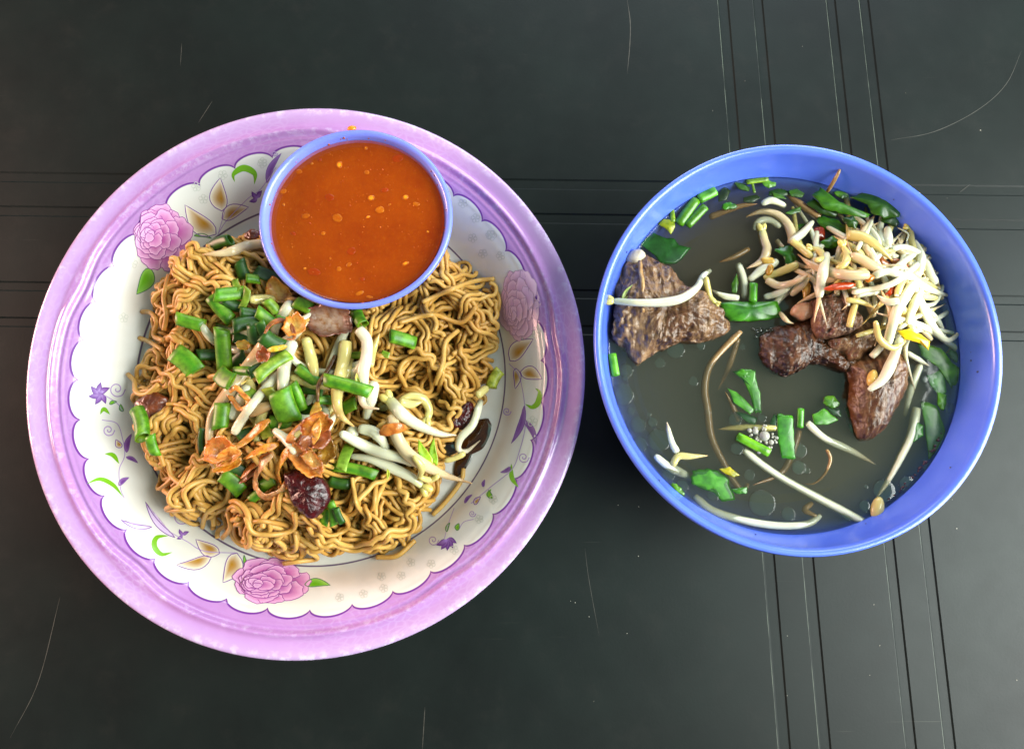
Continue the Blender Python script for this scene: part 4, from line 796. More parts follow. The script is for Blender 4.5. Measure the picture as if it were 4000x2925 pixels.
ribbon('C5', [(1320, 145), (1310, 260), (1320, 370), (1285, 485)], 100, (226, 178, 78), 'upright yellow shallot strip over the brown cluster', .16, (0, .7), .15)
ribbon('C5', [(1260, 300), (1170, 380), (1070, 490)], 80, (212, 126, 54), 'orange shallot strip left of the yellow strip', .3, (.3, -.4), .1)
ribbon('C5', [(1010, 480), (880, 530), (720, 600)], 84, (226, 144, 30), 'bright orange shallot petal topmost of the fan', .2, (.4, .9), .12); ribbon('C5', [(960, 560), (800, 660), (700, 760)], 76, (206, 112, 44), 'orange brown shallot petal second of the fan', .22, (.2, .8), .05)
ribbon('C5', [(870, 640), (780, 720), (690, 800)], 70, (150, 72, 52), 'brown shallot petal lowest of the fan', .22, (.2, .6))
ribbon('C5', [(960, 570), (880, 640), (830, 750), (850, 870), (930, 912), (1030, 860), (1075, 770)], 92, (214, 170, 128), 'pale pinkish shallot strip curling in a loop', .2, (.3, 1.2), .1)
ribbon('C5', [(1110, 505), (1040, 610), (1005, 700), (1030, 810)], 84, (222, 156, 40), 'amber shallot strip hanging beside the loop', .18, (.2, 1.1), .12)
ribbon('C4', [(520, 1085), (610, 1055), (715, 1050)], 84, (204, 116, 34), 'orange shallot strip across two white sprouts', .3)
ribbon('C4', [(205, 530), (150, 640), (85, 740), (75, 860)], 30, (74, 34, 26), 'thin dark brown shallot thread between white sprouts', .8, taper=False, lift=.1)
ribbon('C5', [(1110, 660), (1100, 600), (1120, 560)], 40, (90, 44, 34), 'tiny dark shallot stub above the chilli lump', .6)

# ================================================================== SOUP
BZ = 4.4
def mat_broth():
    m = bpy.data.materials.new('clear_brown_broth'); m.use_nodes = True; nt = m.node_tree; nt.nodes.clear(); out = N(nt, 'ShaderNodeOutputMaterial')
    tr = N(nt, 'ShaderNodeBsdfTransparent'); gl = N(nt, 'ShaderNodeBsdfGlossy'); gl.inputs['Roughness'].default_value = .03; fr = N(nt, 'ShaderNodeFresnel'); fr.inputs['IOR'].default_value = 1.34; mx = N(nt, 'ShaderNodeMixShader')
    nt.links.new(fr.outputs[0], mx.inputs[0]); nt.links.new(tr.outputs[0], mx.inputs[1]); nt.links.new(gl.outputs[0], mx.inputs[2]); nt.links.new(mx.outputs[0], out.inputs[0])
    n1 = noise(nt, 60, 3, .5, rnd=False); bp = N(nt, 'ShaderNodeBump'); bp.inputs['Strength'].default_value = .06; bp.inputs['Distance'].default_value = .001; nt.links.new(n1, bp.inputs['Height']); nt.links.new(bp.outputs[0], gl.inputs['Normal'])
    vs_ = N(nt, 'ShaderNodeVolumeScatter'); vs_.inputs['Color'].default_value = (.86, .80, .62, 1); vs_.inputs['Density'].default_value = 52; vs_.inputs['Anisotropy'].default_value = .3
    va = N(nt, 'ShaderNodeVolumeAbsorption'); va.inputs['Color'].default_value = (.50, .44, .26, 1); va.inputs['Density'].default_value = 60; vo = N(nt, 'ShaderNodeAddShader'); nt.links.new(vs_.outputs[0], vo.inputs[0]); nt.links.new(va.outputs[0], vo.inputs[1])
    nt.links.new(vo.outputs[0], out.inputs[1]); return m
bp_ = [(.01, BZ), (.02, BZ), (.04, BZ)] + [(r, BZ) for r in (2, 4, 6, 6.8)] + [(7.05, BZ + .01), (7.15, BZ + .03), (7.24, BZ + .07)] + [(float(bowl_in(z)) + .03, z) for z in (4.2, 3.8, 3.4, 3.0, 2.5, 2.0, 1.5, 1.1, .8, .6)] + [(.02, .53)]
V, Fc = lathe(bp_, 128, BC[0], BC[1], bx, by)
tag(mk('soup_broth', V, Fc, mat_broth(), origin=(BC[0], BC[1], .53)), 'murky brown clear broth filling the big blue bowl', 'broth')
def heap_b(x, y):
    cx, cy = at(3390, 1060, 5); cx2, cy2 = at(3560, 1230, 5)
    g = .85 * np.exp(-(((x - cx) / 2.9) ** 2 + ((y - cy) / 1.9) ** 2) ** 1.6) + .75 * np.exp(-(((x - cx2) / 1.3) ** 2 + ((y - cy2) / 2.2) ** 2) ** 1.5)
    return 4.12 + g
FB = Field(BC[0] - 8.5, BC[1] - 8.5, 17, heap_b)
def mat_meat(name, c1, c2, c3):
    m, nt, b = base_mat(name); n1 = noise(nt, 95, 7, .65); n2 = noise(nt, 340, 5, .65); tc = N(nt, 'ShaderNodeTexCoord'); mp = N(nt, 'ShaderNodeMapping'); mp.inputs['Scale'].default_value = (620, 90, 120); mp.inputs['Rotation'].default_value = (0, .3, .9); nt.links.new(tc.outputs['Object'], mp.inputs[0]); n3 = noise(nt, 1, 4, .6, vec=mp.outputs[0])
    c = mixc(nt, ramp(nt, n1, .38, .62), c1, c2); c = mixc(nt, mathn(nt, 'MULTIPLY', ramp(nt, n2, .5, .68), .6), c, c3); c = mixc(nt, mathn(nt, 'MULTIPLY', ramp(nt, n3, .47, .62), .65), c, c3)
    nt.links.new(c, b.inputs['Base Color']); n4 = noise(nt, 40, 3, .6); c = mixc(nt, mathn(nt, 'MULTIPLY', ramp(nt, n4, .42, .6), .75), c, mixc(nt, 1.0, c, lin(165, 138, 112), 'MULTIPLY')); nt.links.new(c, b.inputs['Base Color'])
    b.inputs['Roughness'].default_value = .34; b.inputs['Coat Weight'].default_value = .1; b.inputs['Coat Roughness'].default_value = .12
    bump(nt, b, mathn(nt, 'ADD', n2, mathn(nt, 'MULTIPLY', n3, .7)), .55, .001); return m
M_BEEF = mat_meat('stewed_beef', lin(122, 88, 58), lin(82, 54, 36), lin(166, 130, 92)); M_BEEFD = mat_meat('dark_stewed_beef', lin(86, 48, 26), lin(46, 24, 13), lin(136, 90, 56)); M_BEEFP = mat_meat('pinkish_stewed_beef', lin(132, 94, 76), lin(94, 64, 50), lin(170, 134, 104)); M_TEND = mat_meat('glossy_tendon', lin(112, 68, 36), lin(66, 38, 21), lin(158, 122, 86))
M_BONE = pm('bone', lin(206, 192, 168), lin(170, 150, 120), 300, rough=.45, bumpv=(400, .4, .0006)); M_BONEG = pm('grey_bone_end', lin(112, 112, 112), lin(70, 72, 74), 400, rough=.3, coat=.3, bumpv=(500, .6, .0006))
N_ = lambda cr, L: [nat(cr, q) for q in L]
m1 = lump(FB, N_('B1', [(350, 960), (430, 905), (520, 930), (640, 1010), (760, 1110), (880, 1190), (1000, 1290), (1090, 1430), (1030, 1500), (900, 1540), (740, 1540), (600, 1590), (500, 1660), (440, 1700), (385, 1640), (290, 1500), (268, 1300), (298, 1100)]), 4.32, 1.05, 'beef_chunk', M_BEEF, .30, .9, 'triangular grey brown beef chunk against the bowl wall', 'beef', ridge=.17, bottom=1.2, rings=46, power=.42)
V, Fc = ellipsoid((*at(*nat('B1', (430, 925)), 4.75), 4.75), .42, .3, .28, .4, 18, 12); V += (fbm(V, 3, 3) * .12)[:, None]; mk('bone_tip', V, Fc, M_BONE, m1)
P = np.array([(*at(*nat('B1', q), z), z) for q, z in (((455, 960), 5.12), ((470, 1080), 5.34), ((475, 1180), 5.36), ((480, 1320), 5.3))]); V, Fc = tube(cat_rom(P, 14), .09, 8); mk('fat_strip', V + (fbm(V, 4, 3) * .1)[:, None], Fc, pm('tallow', lin(186, 150, 98), lin(150, 108, 64), 300, rough=.35, bumpv=(400, .4, .0006)), m1)
lump(FB, N_('B4', [(-60, 120), (0, 70), (120, 20), (290, 0), (340, 110), (430, 180), (560, 240), (600, 330), (520, 360), (430, 320), (300, 300), (210, 345), (110, 390), (10, 350), (-60, 260)]), 4.36, .62, 'beef_chunk', M_BEEFD, .24, 1.3, 'dark wet beef chunk half sunk under the upper lump', 'beef', ridge=.14, bottom=.9, rings=38)
m3 = lump(FB, N_('B4', [(490, 290), (600, 240), (720, 180), (830, 200), (930, 290), (920, 420), (870, 570), (800, 700), (720, 790), (620, 800), (560, 690), (528, 540), (535, 400)]), 4.28, 1.05, 'bone_in_beef', M_TEND, .16, .9, 'glossy brown bone end with tendon pointing down from the heap', 'beef', ridge=.06, bottom=1.1, rings=40, power=.5)
V, Fc = ellipsoid((*at(*nat('B4', (765, 590)), 4.95), 4.95), .42, .3, .16, 1.35, 18, 10); mk('bone_face', V + (fbm(V, 4, 3) * .08)[:, None], Fc, M_BONEG, m3)
lump(FB, N_('B4', [(370, 150), (470, 110), (560, 30), (700, 30), (730, 170), (640, 240), (540, 300), (470, 240), (400, 210)]), 4.5, .85, 'beef_chunk', M_BEEF, .22, 1.4, 'rough brown beef lump between upper lump and bone end', 'beef', ridge=.13, bottom=.8, rings=38)
lump(FB, N_('B2', [(795, 1090), (900, 1050), (1000, 1045), (1070, 1100), (1110, 1190), (1150, 1260), (1060, 1320), (920, 1365), (830, 1355), (790, 1290), (795, 1180)]), 4.9, .85, 'beef_chunk', M_BEEFP, .22, 1.3, 'pinkish purple beef lump on top beside the sprout heap', 'beef', ridge=.13, bottom=.8, rings=40)
lump(FB, rnd_outline('B2', 1190, 1010, 130, 60, 10), 4.9, .35, 'beef_chunk', M_BEEFD, .15, 1.6, 'small dark beef scrap tucked behind the pinkish lump', 'beef', ridge=.05)
lump(FB, rnd_outline('B2', 735, 1160, 90, 60, 0), 4.75, .3, 'fat_piece', pm('pale_fat', lin(206, 164, 132), lin(186, 134, 100), 300, rough=.3, sss=.3, bumpv=(300, .3, .0008)), .1, 2, 'pale pink fat piece left of the pinkish beef lump', 'fat')
# herbs: (crop, outline, height, bulge, tone, label)
def herb(cr, L, z, bul, tone, label, name='coriander_leaf', jag=.05, cat='herb leaf', tilt=0, field=None):
    z = z + (.05 if z < 4.38 else 0); q = np.array([at(*nat(cr, p), z) for p in L]); c = q.mean(0); ci = np.array(lin(tone[0] * 1.2, tone[1] * 1.0, tone[2] * .7)); rad = np.max(np.linalg.norm(q - c, axis=1)); ph = rng.uniform(0, 6)
    zf = lambda p, r, f: z + bul * (1 - f * f) + .35 * abs(bul) * math.sin(5 * math.atan2(r - c[1], p - c[0]) + ph) * f * f + tilt * (r - c[1])
    cf = lambda p, r, f: ci * (.8 + .35 * vnoise(np.array([p, r, 0.]), 3.5)) * (1.15 if abs(math.sin(4 * math.atan2(r - c[1], p - c[0]) + ph)) < .12 else 1)
    o = sheet(q, zf, .014, name, M_LEAF, 7, cols=cf, jag=jag, sub=4); tag(o, label, cat)
    if field is not None: field.stamp(np.array([(c[0], c[1], z - .1)]), rad * .6)
    return o
def stem(cr, x, y, ang, L, wd, z, tone, label):
    px, py = nat(cr, (x, y)); X, Y = at(px, py, z); a = -math.radians(ang); Lc, r = cmw(natw(cr, L), z), cmw(natw(cr, wd), z) / 2; P = np.array([(X + Lc * t * math.cos(a), Y + Lc * t * math.sin(a), z) for t in np.linspace(-.5, .5, 8)])
    V, Fc = tube(P, r, 12, .6); cl = np.array(lin(*tone)); C = np.array([cl * (.75 + .5 * (.5 + .5 * math.sin(k * 1.57))) for k in range(len(V))]); C[:, 3] = 1
    return tag(mk('cut_stem', V, Fc, M_LEAF, cols=C), label, 'herb stem')
DG, MG, LG, YG = (34, 76, 12), (54, 108, 20), (86, 142, 18), (134, 166, 32)
herb('B1', [(450, 820), (560, 755), (640, 790), (700, 790), (740, 840), (820, 860), (770, 930), (720, 970), (620, 975), (540, 900)], 4.30, .03, (36, 120, 56), 'lobed green coriander leaf floating above the triangular beef')
stem('B1', 800, 600, -54, 235, 76, 4.42, LG, 'longest bright green cut stem beside its shorter twin'); stem('B1', 862, 632, -46, 205, 66, 4.42, LG, 'shorter bright green cut stem alongside the longest one'); stem('B1', 940, 480, -28, 145, 80, 4.44, (96, 168, 40), 'broad green stem piece above the twin stems')
stem('B1', 690, 625, 85, 110, 40, 4.42, YG, 'thin yellow green stalk on the pale stem knot'); herb('B1', [(585, 690), (620, 650), (700, 660), (712, 710), (680, 765), (640, 720)], 4.42, .05, YG, 'pale yellow green stem knot floating near the twin stems', 'stem_knot', .03, 'herb stem')
for cr, L, z, tone, lab in (('B1', [(1020, 480), (1060, 420), (1110, 450), (1080, 520), (1020, 530)], 4.22, DG, 'dim green leaf sunk behind the broad stem piece'), ('B1', [(1120, 380), (1200, 400), (1250, 430), (1240, 460), (1170, 440)], 4.38, MG, 'narrow green leaf near the far soup edge'),
        ('B1', [(1200, 500), (1290, 480), (1330, 500), (1260, 540), (1200, 530)], 4.2, DG, 'small dark leaf sunk before the yellow green strip'), ('B1', [(1400, 460), (1480, 480), (1510, 510), (1420, 505)], 4.34, MG, 'small angular green leaf left of the folded leaves'), ('B1', [(1520, 450), (1580, 435), (1640, 470), (1620, 500), (1540, 490)], 4.36, MG, 'rounded green leaf touching the brown sprout root'),
        ('B2', [(590, 440), (650, 410), (715, 390), (710, 430), (640, 450)], 4.36, MG, 'small green leaf between two white sprouts'), ('B2', [(1640, 1010), (1700, 960), (1770, 955), (1760, 1000), (1690, 1030)], 4.36, MG, 'green leaf tip between sunlit sprouts and wall')):
    herb(cr, L, z, .03, tone, lab)
stem('B1', 1300, 378, -8, 165, 40, 4.42, YG, 'yellow green strip lying near the far soup edge'); stem('B1', 1270, 425, 80, 90, 22, 4.38, YG, 'thin stalk below the yellow green strip')
# sprouts heaped over the meat: a few dozen underneath first
for k in range(64):
    a = rng.uniform(0, 6.28); q = math.sqrt(rng.random()); cx, cy = (3360 + 290 * q * math.cos(a), 1040 + 190 * q * math.sin(a)) if k < 44 else (3560 + 110 * q * math.cos(a), 1180 + 210 * q * math.sin(a))
    d = rng.uniform(0, 6.28); L = rng.uniform(110, 200); b = rng.uniform(-.7, .7)
    pts = [(cx - L * math.cos(d - b), cy - L * math.sin(d - b)), (cx, cy), (cx + L * math.cos(d + b), cy + L * math.sin(d + b))]
    sprout(FB, 'N', pts, rng.uniform(22, 36), random.choice([None, 'e', 's', 'e', 's']), None, random.choice([WHT, WHT, CRM, PNK]))
SPR_B = [('B2', [(110, 800), (220, 760), (330, 700)], 48, 's', None, TAN), ('B2', [(370, 560), (400, 500), (480, 490), (560, 540)], 64, None, None, WHT), ('B2', [(310, 465), (420, 428), (530, 445), (610, 515), (650, 610), (640, 660)], 80, 's', None, PNK), ('B2', [(640, 650), (720, 590), (800, 500)], 76, None, None, WHT), ('B2', [(330, 930), (420, 860), (540, 790)], 84, None, None, WHT),
         ('B2', [(250, 810), (290, 930), (298, 1065)], 74, None, None, WHT), ('B2', [(425, 570), (440, 640), (460, 710), (420, 790), (315, 845)], 88, 'e', 's', PNK), ('B2', [(440, 1055), (540, 1030), (625, 990)], 64, None, None, WHT), ('B2', [(640, 1040), (700, 980), (765, 910)], 74, None, None, PNK), ('B2', [(440, 915), (560, 870), (690, 815)], 74, None, None, CRM),
         ('B2', [(460, 930), (560, 972), (700, 930), (775, 880)], 68, 'e', None, PNK), ('B2', [(690, 740), (780, 810), (900, 862), (1050, 892), (1205, 892)], 88, 's', None, PNK), ('B2', [(640, 640), (710, 690), (790, 760)], 66, None, None, CRM), ('B2', [(1080, 750), (1160, 780), (1240, 830), (1310, 855)], 92, None, None, PNK), ('B2', [(1235, 485), (1200, 570), (1125, 710)], 54, None, None, WHT),
         ('B2', [(1350, 545), (1352, 670)], 86, None, None, WHT), ('B2', [(1060, 595), (1180, 625), (1290, 700), (1385, 785)], 96, 'e', None, CRM), ('B2', [(905, 735), (880, 850), (860, 950), (850, 1055)], 92, None, None, WHT), ('B2', [(1020, 680), (1052, 740), (1035, 810), (980, 845)], 66, None, 's', CRM), ('B2', [(790, 700), (850, 715), (875, 770), (820, 785)], 62, None, 's', CRM),
         ('B2', [(600, 300), (720, 380), (850, 470)], 74, 's', None, TAN), ('B2', [(1380, 705), (1460, 690), (1590, 735)], 72, None, None, WHT), ('B2', [(1240, 905), (1330, 868), (1420, 886), (1535, 912)], 70, None, None, WHT), ('B2', [(1545, 640), (1600, 760), (1575, 905)], 76, None, None, WHT), ('B2', [(1625, 780), (1655, 880), (1705, 955)], 90, None, None, WHT),
         ('B2', [(1545, 950), (1480, 1050), (1420, 1150), (1380, 1280), (1345, 1410)], 92, None, None, WHT), ('B2', [(1580, 1070), (1640, 1200), (1710, 1310), (1790, 1372), (1862, 1330), (1895, 1250)], 76, 'e', None, WHT), ('B2', [(1600, 1000), (1540, 1120), (1500, 1250)], 84, None, None, WHT), ('B2', [(1050, 1075), (1150, 1090), (1255, 1135)], 50, 'e', None, CRM), ('B2', [(1270, 1040), (1350, 1090), (1430, 1080)], 60, 's', None, WHT),
         ('B4', [(900, 120), (850, 260), (780, 400), (685, 475)], 88, None, None, WHT), ('B4', [(730, 10), (760, 130), (850, 190), (930, 140)], 60, None, None, CRM), ('B4', [(940, 220), (1010, 260), (1095, 312)], 44, 'e', None, WHT), ('B2', [(1500, 545), (1570, 600), (1615, 720)], 50, None, 's', CRM), ('B2', [(560, 1170), (610, 1230), (660, 1250)], 44, 'e', None, PNK)]
for s_ in SPR_B: sprout(FB, *s_)
for pts, wd in (([(1425, 545), (1500, 590), (1488, 645)], 16),): sprout(FB, 'B2', pts, wd, None, None, WHT, label='thread thin bent white sprout root on the heap')
sprout(None, 'B2', [(945, 98), (1000, 108), (965, 185), (905, 285)], 34, 's', None, TAN, zfix=[5.3, 5.35, 5.0, 4.5], label='thin brown sprout root standing up against the far bowl wall')
V, Fc = ellipsoid((*at(*nat('B4', (708, 395)), 5.35), 5.35), .36, .2, .18, -1.9, 14, 9); tag(mk('seed_half', V, Fc, M_SPR, cols=[lin(214, 180, 96)] * len(V)), 'tan seed half resting on the glossy bone end', 'seed')
herb('B4', [(880, 70), (960, 60), (1060, 110), (1095, 150), (1095, 205), (1040, 160), (930, 130)], 5.75, .12, (226, 214, 40), 'sunlit yellow sprout leaf at the heap end', 'sprout_leaf', .02, 'leaf', field=FB)
# herbs on the heap
def zb(cr, x, y): return FB.locate(*nat(cr, (x, y)))[2]
herb('B2', [(1080, 320), (1180, 280), (1350, 285), (1450, 340), (1465, 400), (1420, 470), (1320, 480), (1235, 445), (1200, 380)], 4.85, .16, (42, 96, 14), 'large dark folded leaf against the far right bowl wall', tilt=-.1)
herb('B2', [(1300, 420), (1440, 400), (1470, 480), (1410, 540), (1300, 500)], 4.6, .1, DG, 'dark leaf edge under the large folded leaf'); herb('B2', [(790, 300), (860, 250), (930, 320), (1060, 380), (1225, 450), (1180, 478), (1000, 440), (870, 400)], 4.75, .15, (52, 116, 24), 'long green leaf running to the large folded leaf')
herb('B2', [(740, 360), (800, 330), (880, 390), (980, 440), (960, 470), (850, 440)], 4.55, .1, DG, 'dark green leaf under the long leaf'); herb('B2', [(1010, 480), (1090, 455), (1130, 500), (1120, 560), (1060, 540)], 5.0, .12, DG, 'small dark curled leaf beside the long leaf')
herb('B2', [(820, 500), (865, 450), (960, 480), (1080, 545), (1130, 590), (1060, 640), (1000, 610), (940, 590), (880, 550)], zb('B2', 960, 540) + .12, .14, (46, 106, 18), 'glossy green leaf on the cream sprout and red chilli', field=FB)
herb('B2', [(860, 650), (940, 600), (1010, 640), (980, 690), (930, 705), (880, 690)], zb('B2', 930, 655) + .1, .1, (60, 130, 24), 'jagged green leaf below the glossy leaf', jag=.1)
herb('B2', [(510, 715), (580, 680), (660, 688), (660, 740), (695, 795), (650, 870), (600, 810), (580, 750)], zb('B2', 610, 760) + .1, .1, (40, 112, 30), 'jagged coriander leaf on sprouts beside the seed head', jag=.1); herb('B2', [(650, 545), (700, 515), (745, 520), (720, 560), (690, 592)], zb('B2', 700, 545) + .08, .08, (44, 120, 24), 'small leaf scrap on the pink curved sprout', jag=.08)
herb('B2', [(110, 1100), (250, 1085), (420, 1090), (540, 1085), (572, 1200), (480, 1220), (330, 1235), (190, 1232), (140, 1170)], 4.5, .14, (54, 132, 30), 'big flat wet green leaf lying between meat and heap', jag=.03); stem('B2', 362, 1020, 95, 140, 62, 4.62, (84, 160, 30), 'bright green stem standing behind the big flat leaf')
herb('B2', [(200, 960), (240, 880), (255, 950), (240, 1030), (205, 1020)], 4.45, .05, MG, 'narrow green leaf behind a white sprout at the shaded end')
# chilli and onion scraps on the heap
def scrap(cr, x, y, rx, ry, ang, col, label, cat='chilli', name='chilli_scrap', h=.14):
    m = pm(name + '_skin', lin(*col), lin(*[c * .75 for c in col]), 400, rough=.2, coat=.4, sss=.15, sssr=(1, .3, .1)); z = zb(cr, x, y) + .05
    lump(FB, rnd_outline(cr, x, y, rx, ry, ang, 10, .18), z, h, name, m, .08, 2.6, label, cat, rings=7, bottom=.08)
scrap('B2', 850, 590, 48, 58, 10, (142, 40, 14), 'dark red chilli piece under the glossy green leaf'); scrap('B2', 1010, 975, 115, 28, -8, (196, 66, 18), 'long orange red chilli strip behind the pinkish beef'); scrap('B2', 1370, 1010, 26, 54, 25, (206, 66, 14), 'upright orange red chilli piece at the sunlit end')
scrap('B2', 1222, 915, 36, 28, -30, (222, 128, 20), 'small orange chilli tip on a sunlit sprout'); scrap('B2', 1285, 775, 98, 34, 35, (140, 74, 22), 'long brown onion strip on the cream sprout', 'onion', 'onion_scrap'); scrap('B2', 1440, 825, 80, 42, 32, (156, 86, 22), 'wide brown onion scrap at the heap end', 'onion', 'onion_scrap')
scrap('B2', 480, 795, 66, 30, 5, (222, 178, 76), 'yellow onion scrap under the seed headed sprout', 'onion', 'onion_scrap'); scrap('B2', 755, 1005, 34, 62, 8, (214, 164, 70), 'upright yellow onion scrap above the fat piece', 'onion', 'onion_scrap'); scrap('B2', 480, 850, 30, 46, 20, (216, 156, 50), 'small amber onion scrap between white sprouts', 'onion', 'onion_scrap')
# the lone sprout across the triangular beef, and its hanging partner
sprout(FB, 'B1', [(262, 1240), (430, 1252), (620, 1250), (760, 1220), (865, 1145), (912, 1060), (965, 1020)], 78, None, 's', WHT, label='long bright white sprout lying across the triangular beef')
small_leaf(FB, 'B1', (408, 1122), (335, 1228), 26, (196, 206, 120), 'upright pale leaf of the sprout on the triangular beef', .3); small_leaf(FB, 'B1', (472, 1196), (335, 1236), 26, (190, 200, 110), 'lying pale leaf of the sprout on the triangular beef', .2)
sprout(FB, 'B1', [(932, 1070), (945, 1150), (965, 1220), (1005, 1255)], 56, None, 'e', CRM, zfix=[4.75, 4.55, 4.45, 4.45], label='short cream sprout hanging from the long white one')
# sunk and floating sprouts in the open broth
SUB = [('B3', [(1090, -10), (950, 130), (860, 250), (830, 400), (850, 550), (880, 750), (960, 920), (1050, 1080), (1110, 1130), (1140, 1080)], 62, None, TAN, [4.42, 4.3, 4.15, 4.0, 3.9, 3.85], 'very long brown sprout arching under the broth from the big leaf'), ('B3', [(1070, 40), (1000, 250), (930, 400)], 52, 'e', TAN, [4.25, 3.9, 3.6], 'dim brown sprout sunk beside the long arch'),
       ('B3', [(560, 640), (590, 780), (632, 855)], 62, 's', WHT, [4.42, 4.36, 4.34], 'short white sprout with brown root floating in the broth'), ('B3', [(475, 880), (560, 950), (690, 1015), (800, 1060)], 78, None, WHT, [4.4, 4.3, 4.1, 3.8], 'white sprout sinking towards the broad leaf'), ('B3', [(600, 950), (640, 885), (720, 885), (855, 880)], 62, 'e', CRM, [4.4, 4.4, 4.4, 4.38], 'bent cream sprout pointing to the arching sprout'),
       ('B3', [(1110, 840), (1250, 950), (1420, 1060), (1650, 1185), (1840, 1285), (2080, 1420)], 70, None, WHT, [4.3, 4.3, 4.28, 4.28, 4.3, 4.36], 'longest straight white sprout running from foam to bowl edge'), ('B3', [(760, 1170), (880, 1270), (1100, 1340), (1350, 1380), (1560, 1370), (1660, 1310)], 74, None, WHT, [4.0, 4.2, 4.3, 4.34, 4.34, 4.2], 'long white sprout following the near bowl wall'),
       ('B3', [(980, 425), (1030, 520), (1075, 630)], 44, 's', TAN, [4.38, 4.2, 4.0], 'thin brown sprout under the torn leaf'), ('B3', [(930, 690), (1080, 678), (1340, 682)], 62, 's', CRM, [4.1, 4.25, 4.3], 'horizontal cream sprout behind the foam'), ('B4', [(265, 700), (380, 800), (560, 885), (730, 980)], 66, 'e', WHT, [4.38, 4.3, 4.1, 3.8], 'white sprout sinking below the bone end'),
       ('B4', [(1035, 300), (975, 450), (930, 650)], 62, None, WHT, [4.4, 4.2, 3.8], 'white sprout sinking right of the bone end'), ('B4', [(1010, 600), (970, 780), (900, 930), (820, 1080), (725, 1225)], 70, 'e', WHT, [4.2, 4.3, 4.32, 4.34, 4.34], 'long white sprout beside the large strip leaf'), ('B4', [(1335, 40), (1300, 130), (1210, 225)], 54, 'e', WHT, [4.36, 4.25, 4.0], 'short white sprout sunk beside the hooked root'),
       ('B4', [(400, 880), (424, 950), (380, 1050), (310, 1110), (240, 1110)], 26, 'e', TAN, [4.42, 4.4, 4.2, 4.0], 'thread thin curved brown root in open broth'), ('B3', [(1510, 700), (1450, 880), (1370, 1010), (1180, 1090)], 56, 'e', TAN, [4.0, 3.95, 4.1, 4.36], 'curved brown sprout under the strip leaf'), ('B1', [(960, 640), (1060, 600), (1180, 560), (1300, 545)], 60, 'e', TAN, [4.0, 4.15, 4.25, 4.35], 'dim tan sprout sunk in front of the heap'),
       ('B1', [(1330, 545), (1400, 520), (1500, 560)], 66, None, WHT, [4.38, 4.4, 4.3], 'short white sprout floating before the far leaves'), ('B2', [(50, 1000), (150, 1050), (255, 1062)], 60, 's', WHT, [4.3, 4.36, 4.4], 'white sprout leading to the big flat leaf'), ('B4', [(330, 1330), (250, 1290), (300, 1240)], 50, None, TAN, [4.3, 4.1, 4.0], 'brown sprout end sunk by the near wall')]
for cr, pts, wd, tip, cl, zf, lab in SUB: sprout(None, cr, pts, wd, tip, None, cl, zfix=zf, label=lab)
V, Fc = ellipsoid((*at(*nat('B4', (742, 1282)), 4.42), 4.42), .5, .26, .2, 1.3, 14, 9); tag(mk('seed_half', V, Fc, M_SPR, cols=[lin(206, 186, 120)] * len(V)), 'cream seed half at the end of the longest sprout', 'seed')
for cr, L, z, tone, lab in (('B3', [(1020, 270), (1160, 258), (1195, 270), (1200, 330), (1230, 430), (1238, 570), (1195, 580), (1150, 430), (1100, 330)], 4.34, (58, 130, 48), 'torn strip of coriander below the dark beef'), ('B3', [(990, 395), (1060, 425), (1110, 470), (1190, 550), (1160, 585), (1040, 500)], 4.36, (62, 140, 50), 'ragged leaf left of the torn strip'),
        ('B3', [(1050, 560), (1130, 580), (1210, 610), (1190, 660), (1130, 640)], 4.28, (40, 100, 40), 'small dim leaf above the foam'), ('B3', [(1350, 580), (1460, 592), (1470, 700), (1482, 900), (1385, 905), (1352, 750)], 4.36, (52, 138, 30), 'upright strip leaf right of the foam'), ('B3', [(740, 985), (850, 975), (930, 990), (1000, 1050), (1045, 1190), (955, 1212), (900, 1150), (800, 1110), (730, 1080)], 4.33, (58, 140, 34), 'broad leaf floating near the wall sprout'),
        ('B3', [(930, 975), (1010, 960), (1080, 1020), (1040, 1035), (980, 1010)], 4.4, (170, 180, 40), 'small yellow leaf beside the broad leaf'), ('B4', [(300, 640), (380, 600), (480, 680), (400, 712), (310, 712)], 4.36, (66, 146, 40), 'fan shaped leaf left of the bone end'), ('B4', [(395, 590), (490, 605), (500, 660), (440, 645)], 4.3, DG, 'dim leaf touching the bone end'),
        ('B4', [(545, 700), (590, 720), (600, 780), (560, 760)], 4.25, DG, 'small dark leaf tucked under the bone end'), ('B4', [(1020, 160), (1100, 170), (1180, 195), (1250, 290), (1340, 350), (1290, 410), (1248, 462), (1150, 320), (1040, 240)], 4.34, (72, 134, 30), 'large lobed leaf between heap and right bowl wall'), ('B4', [(1080, 375), (1190, 335), (1212, 490), (1172, 532), (1100, 440)], 4.32, (60, 140, 44), 'middle leaf of the column along the wall'), ('B4', [(1040, 560), (1140, 572), (1190, 700), (1232, 840), (1150, 900), (1090, 942), (1062, 720)], 4.3, (70, 140, 40), 'large strip leaf lowest along the wall')):
    herb(cr, L, z, .03, tone, lab, jag=.06)
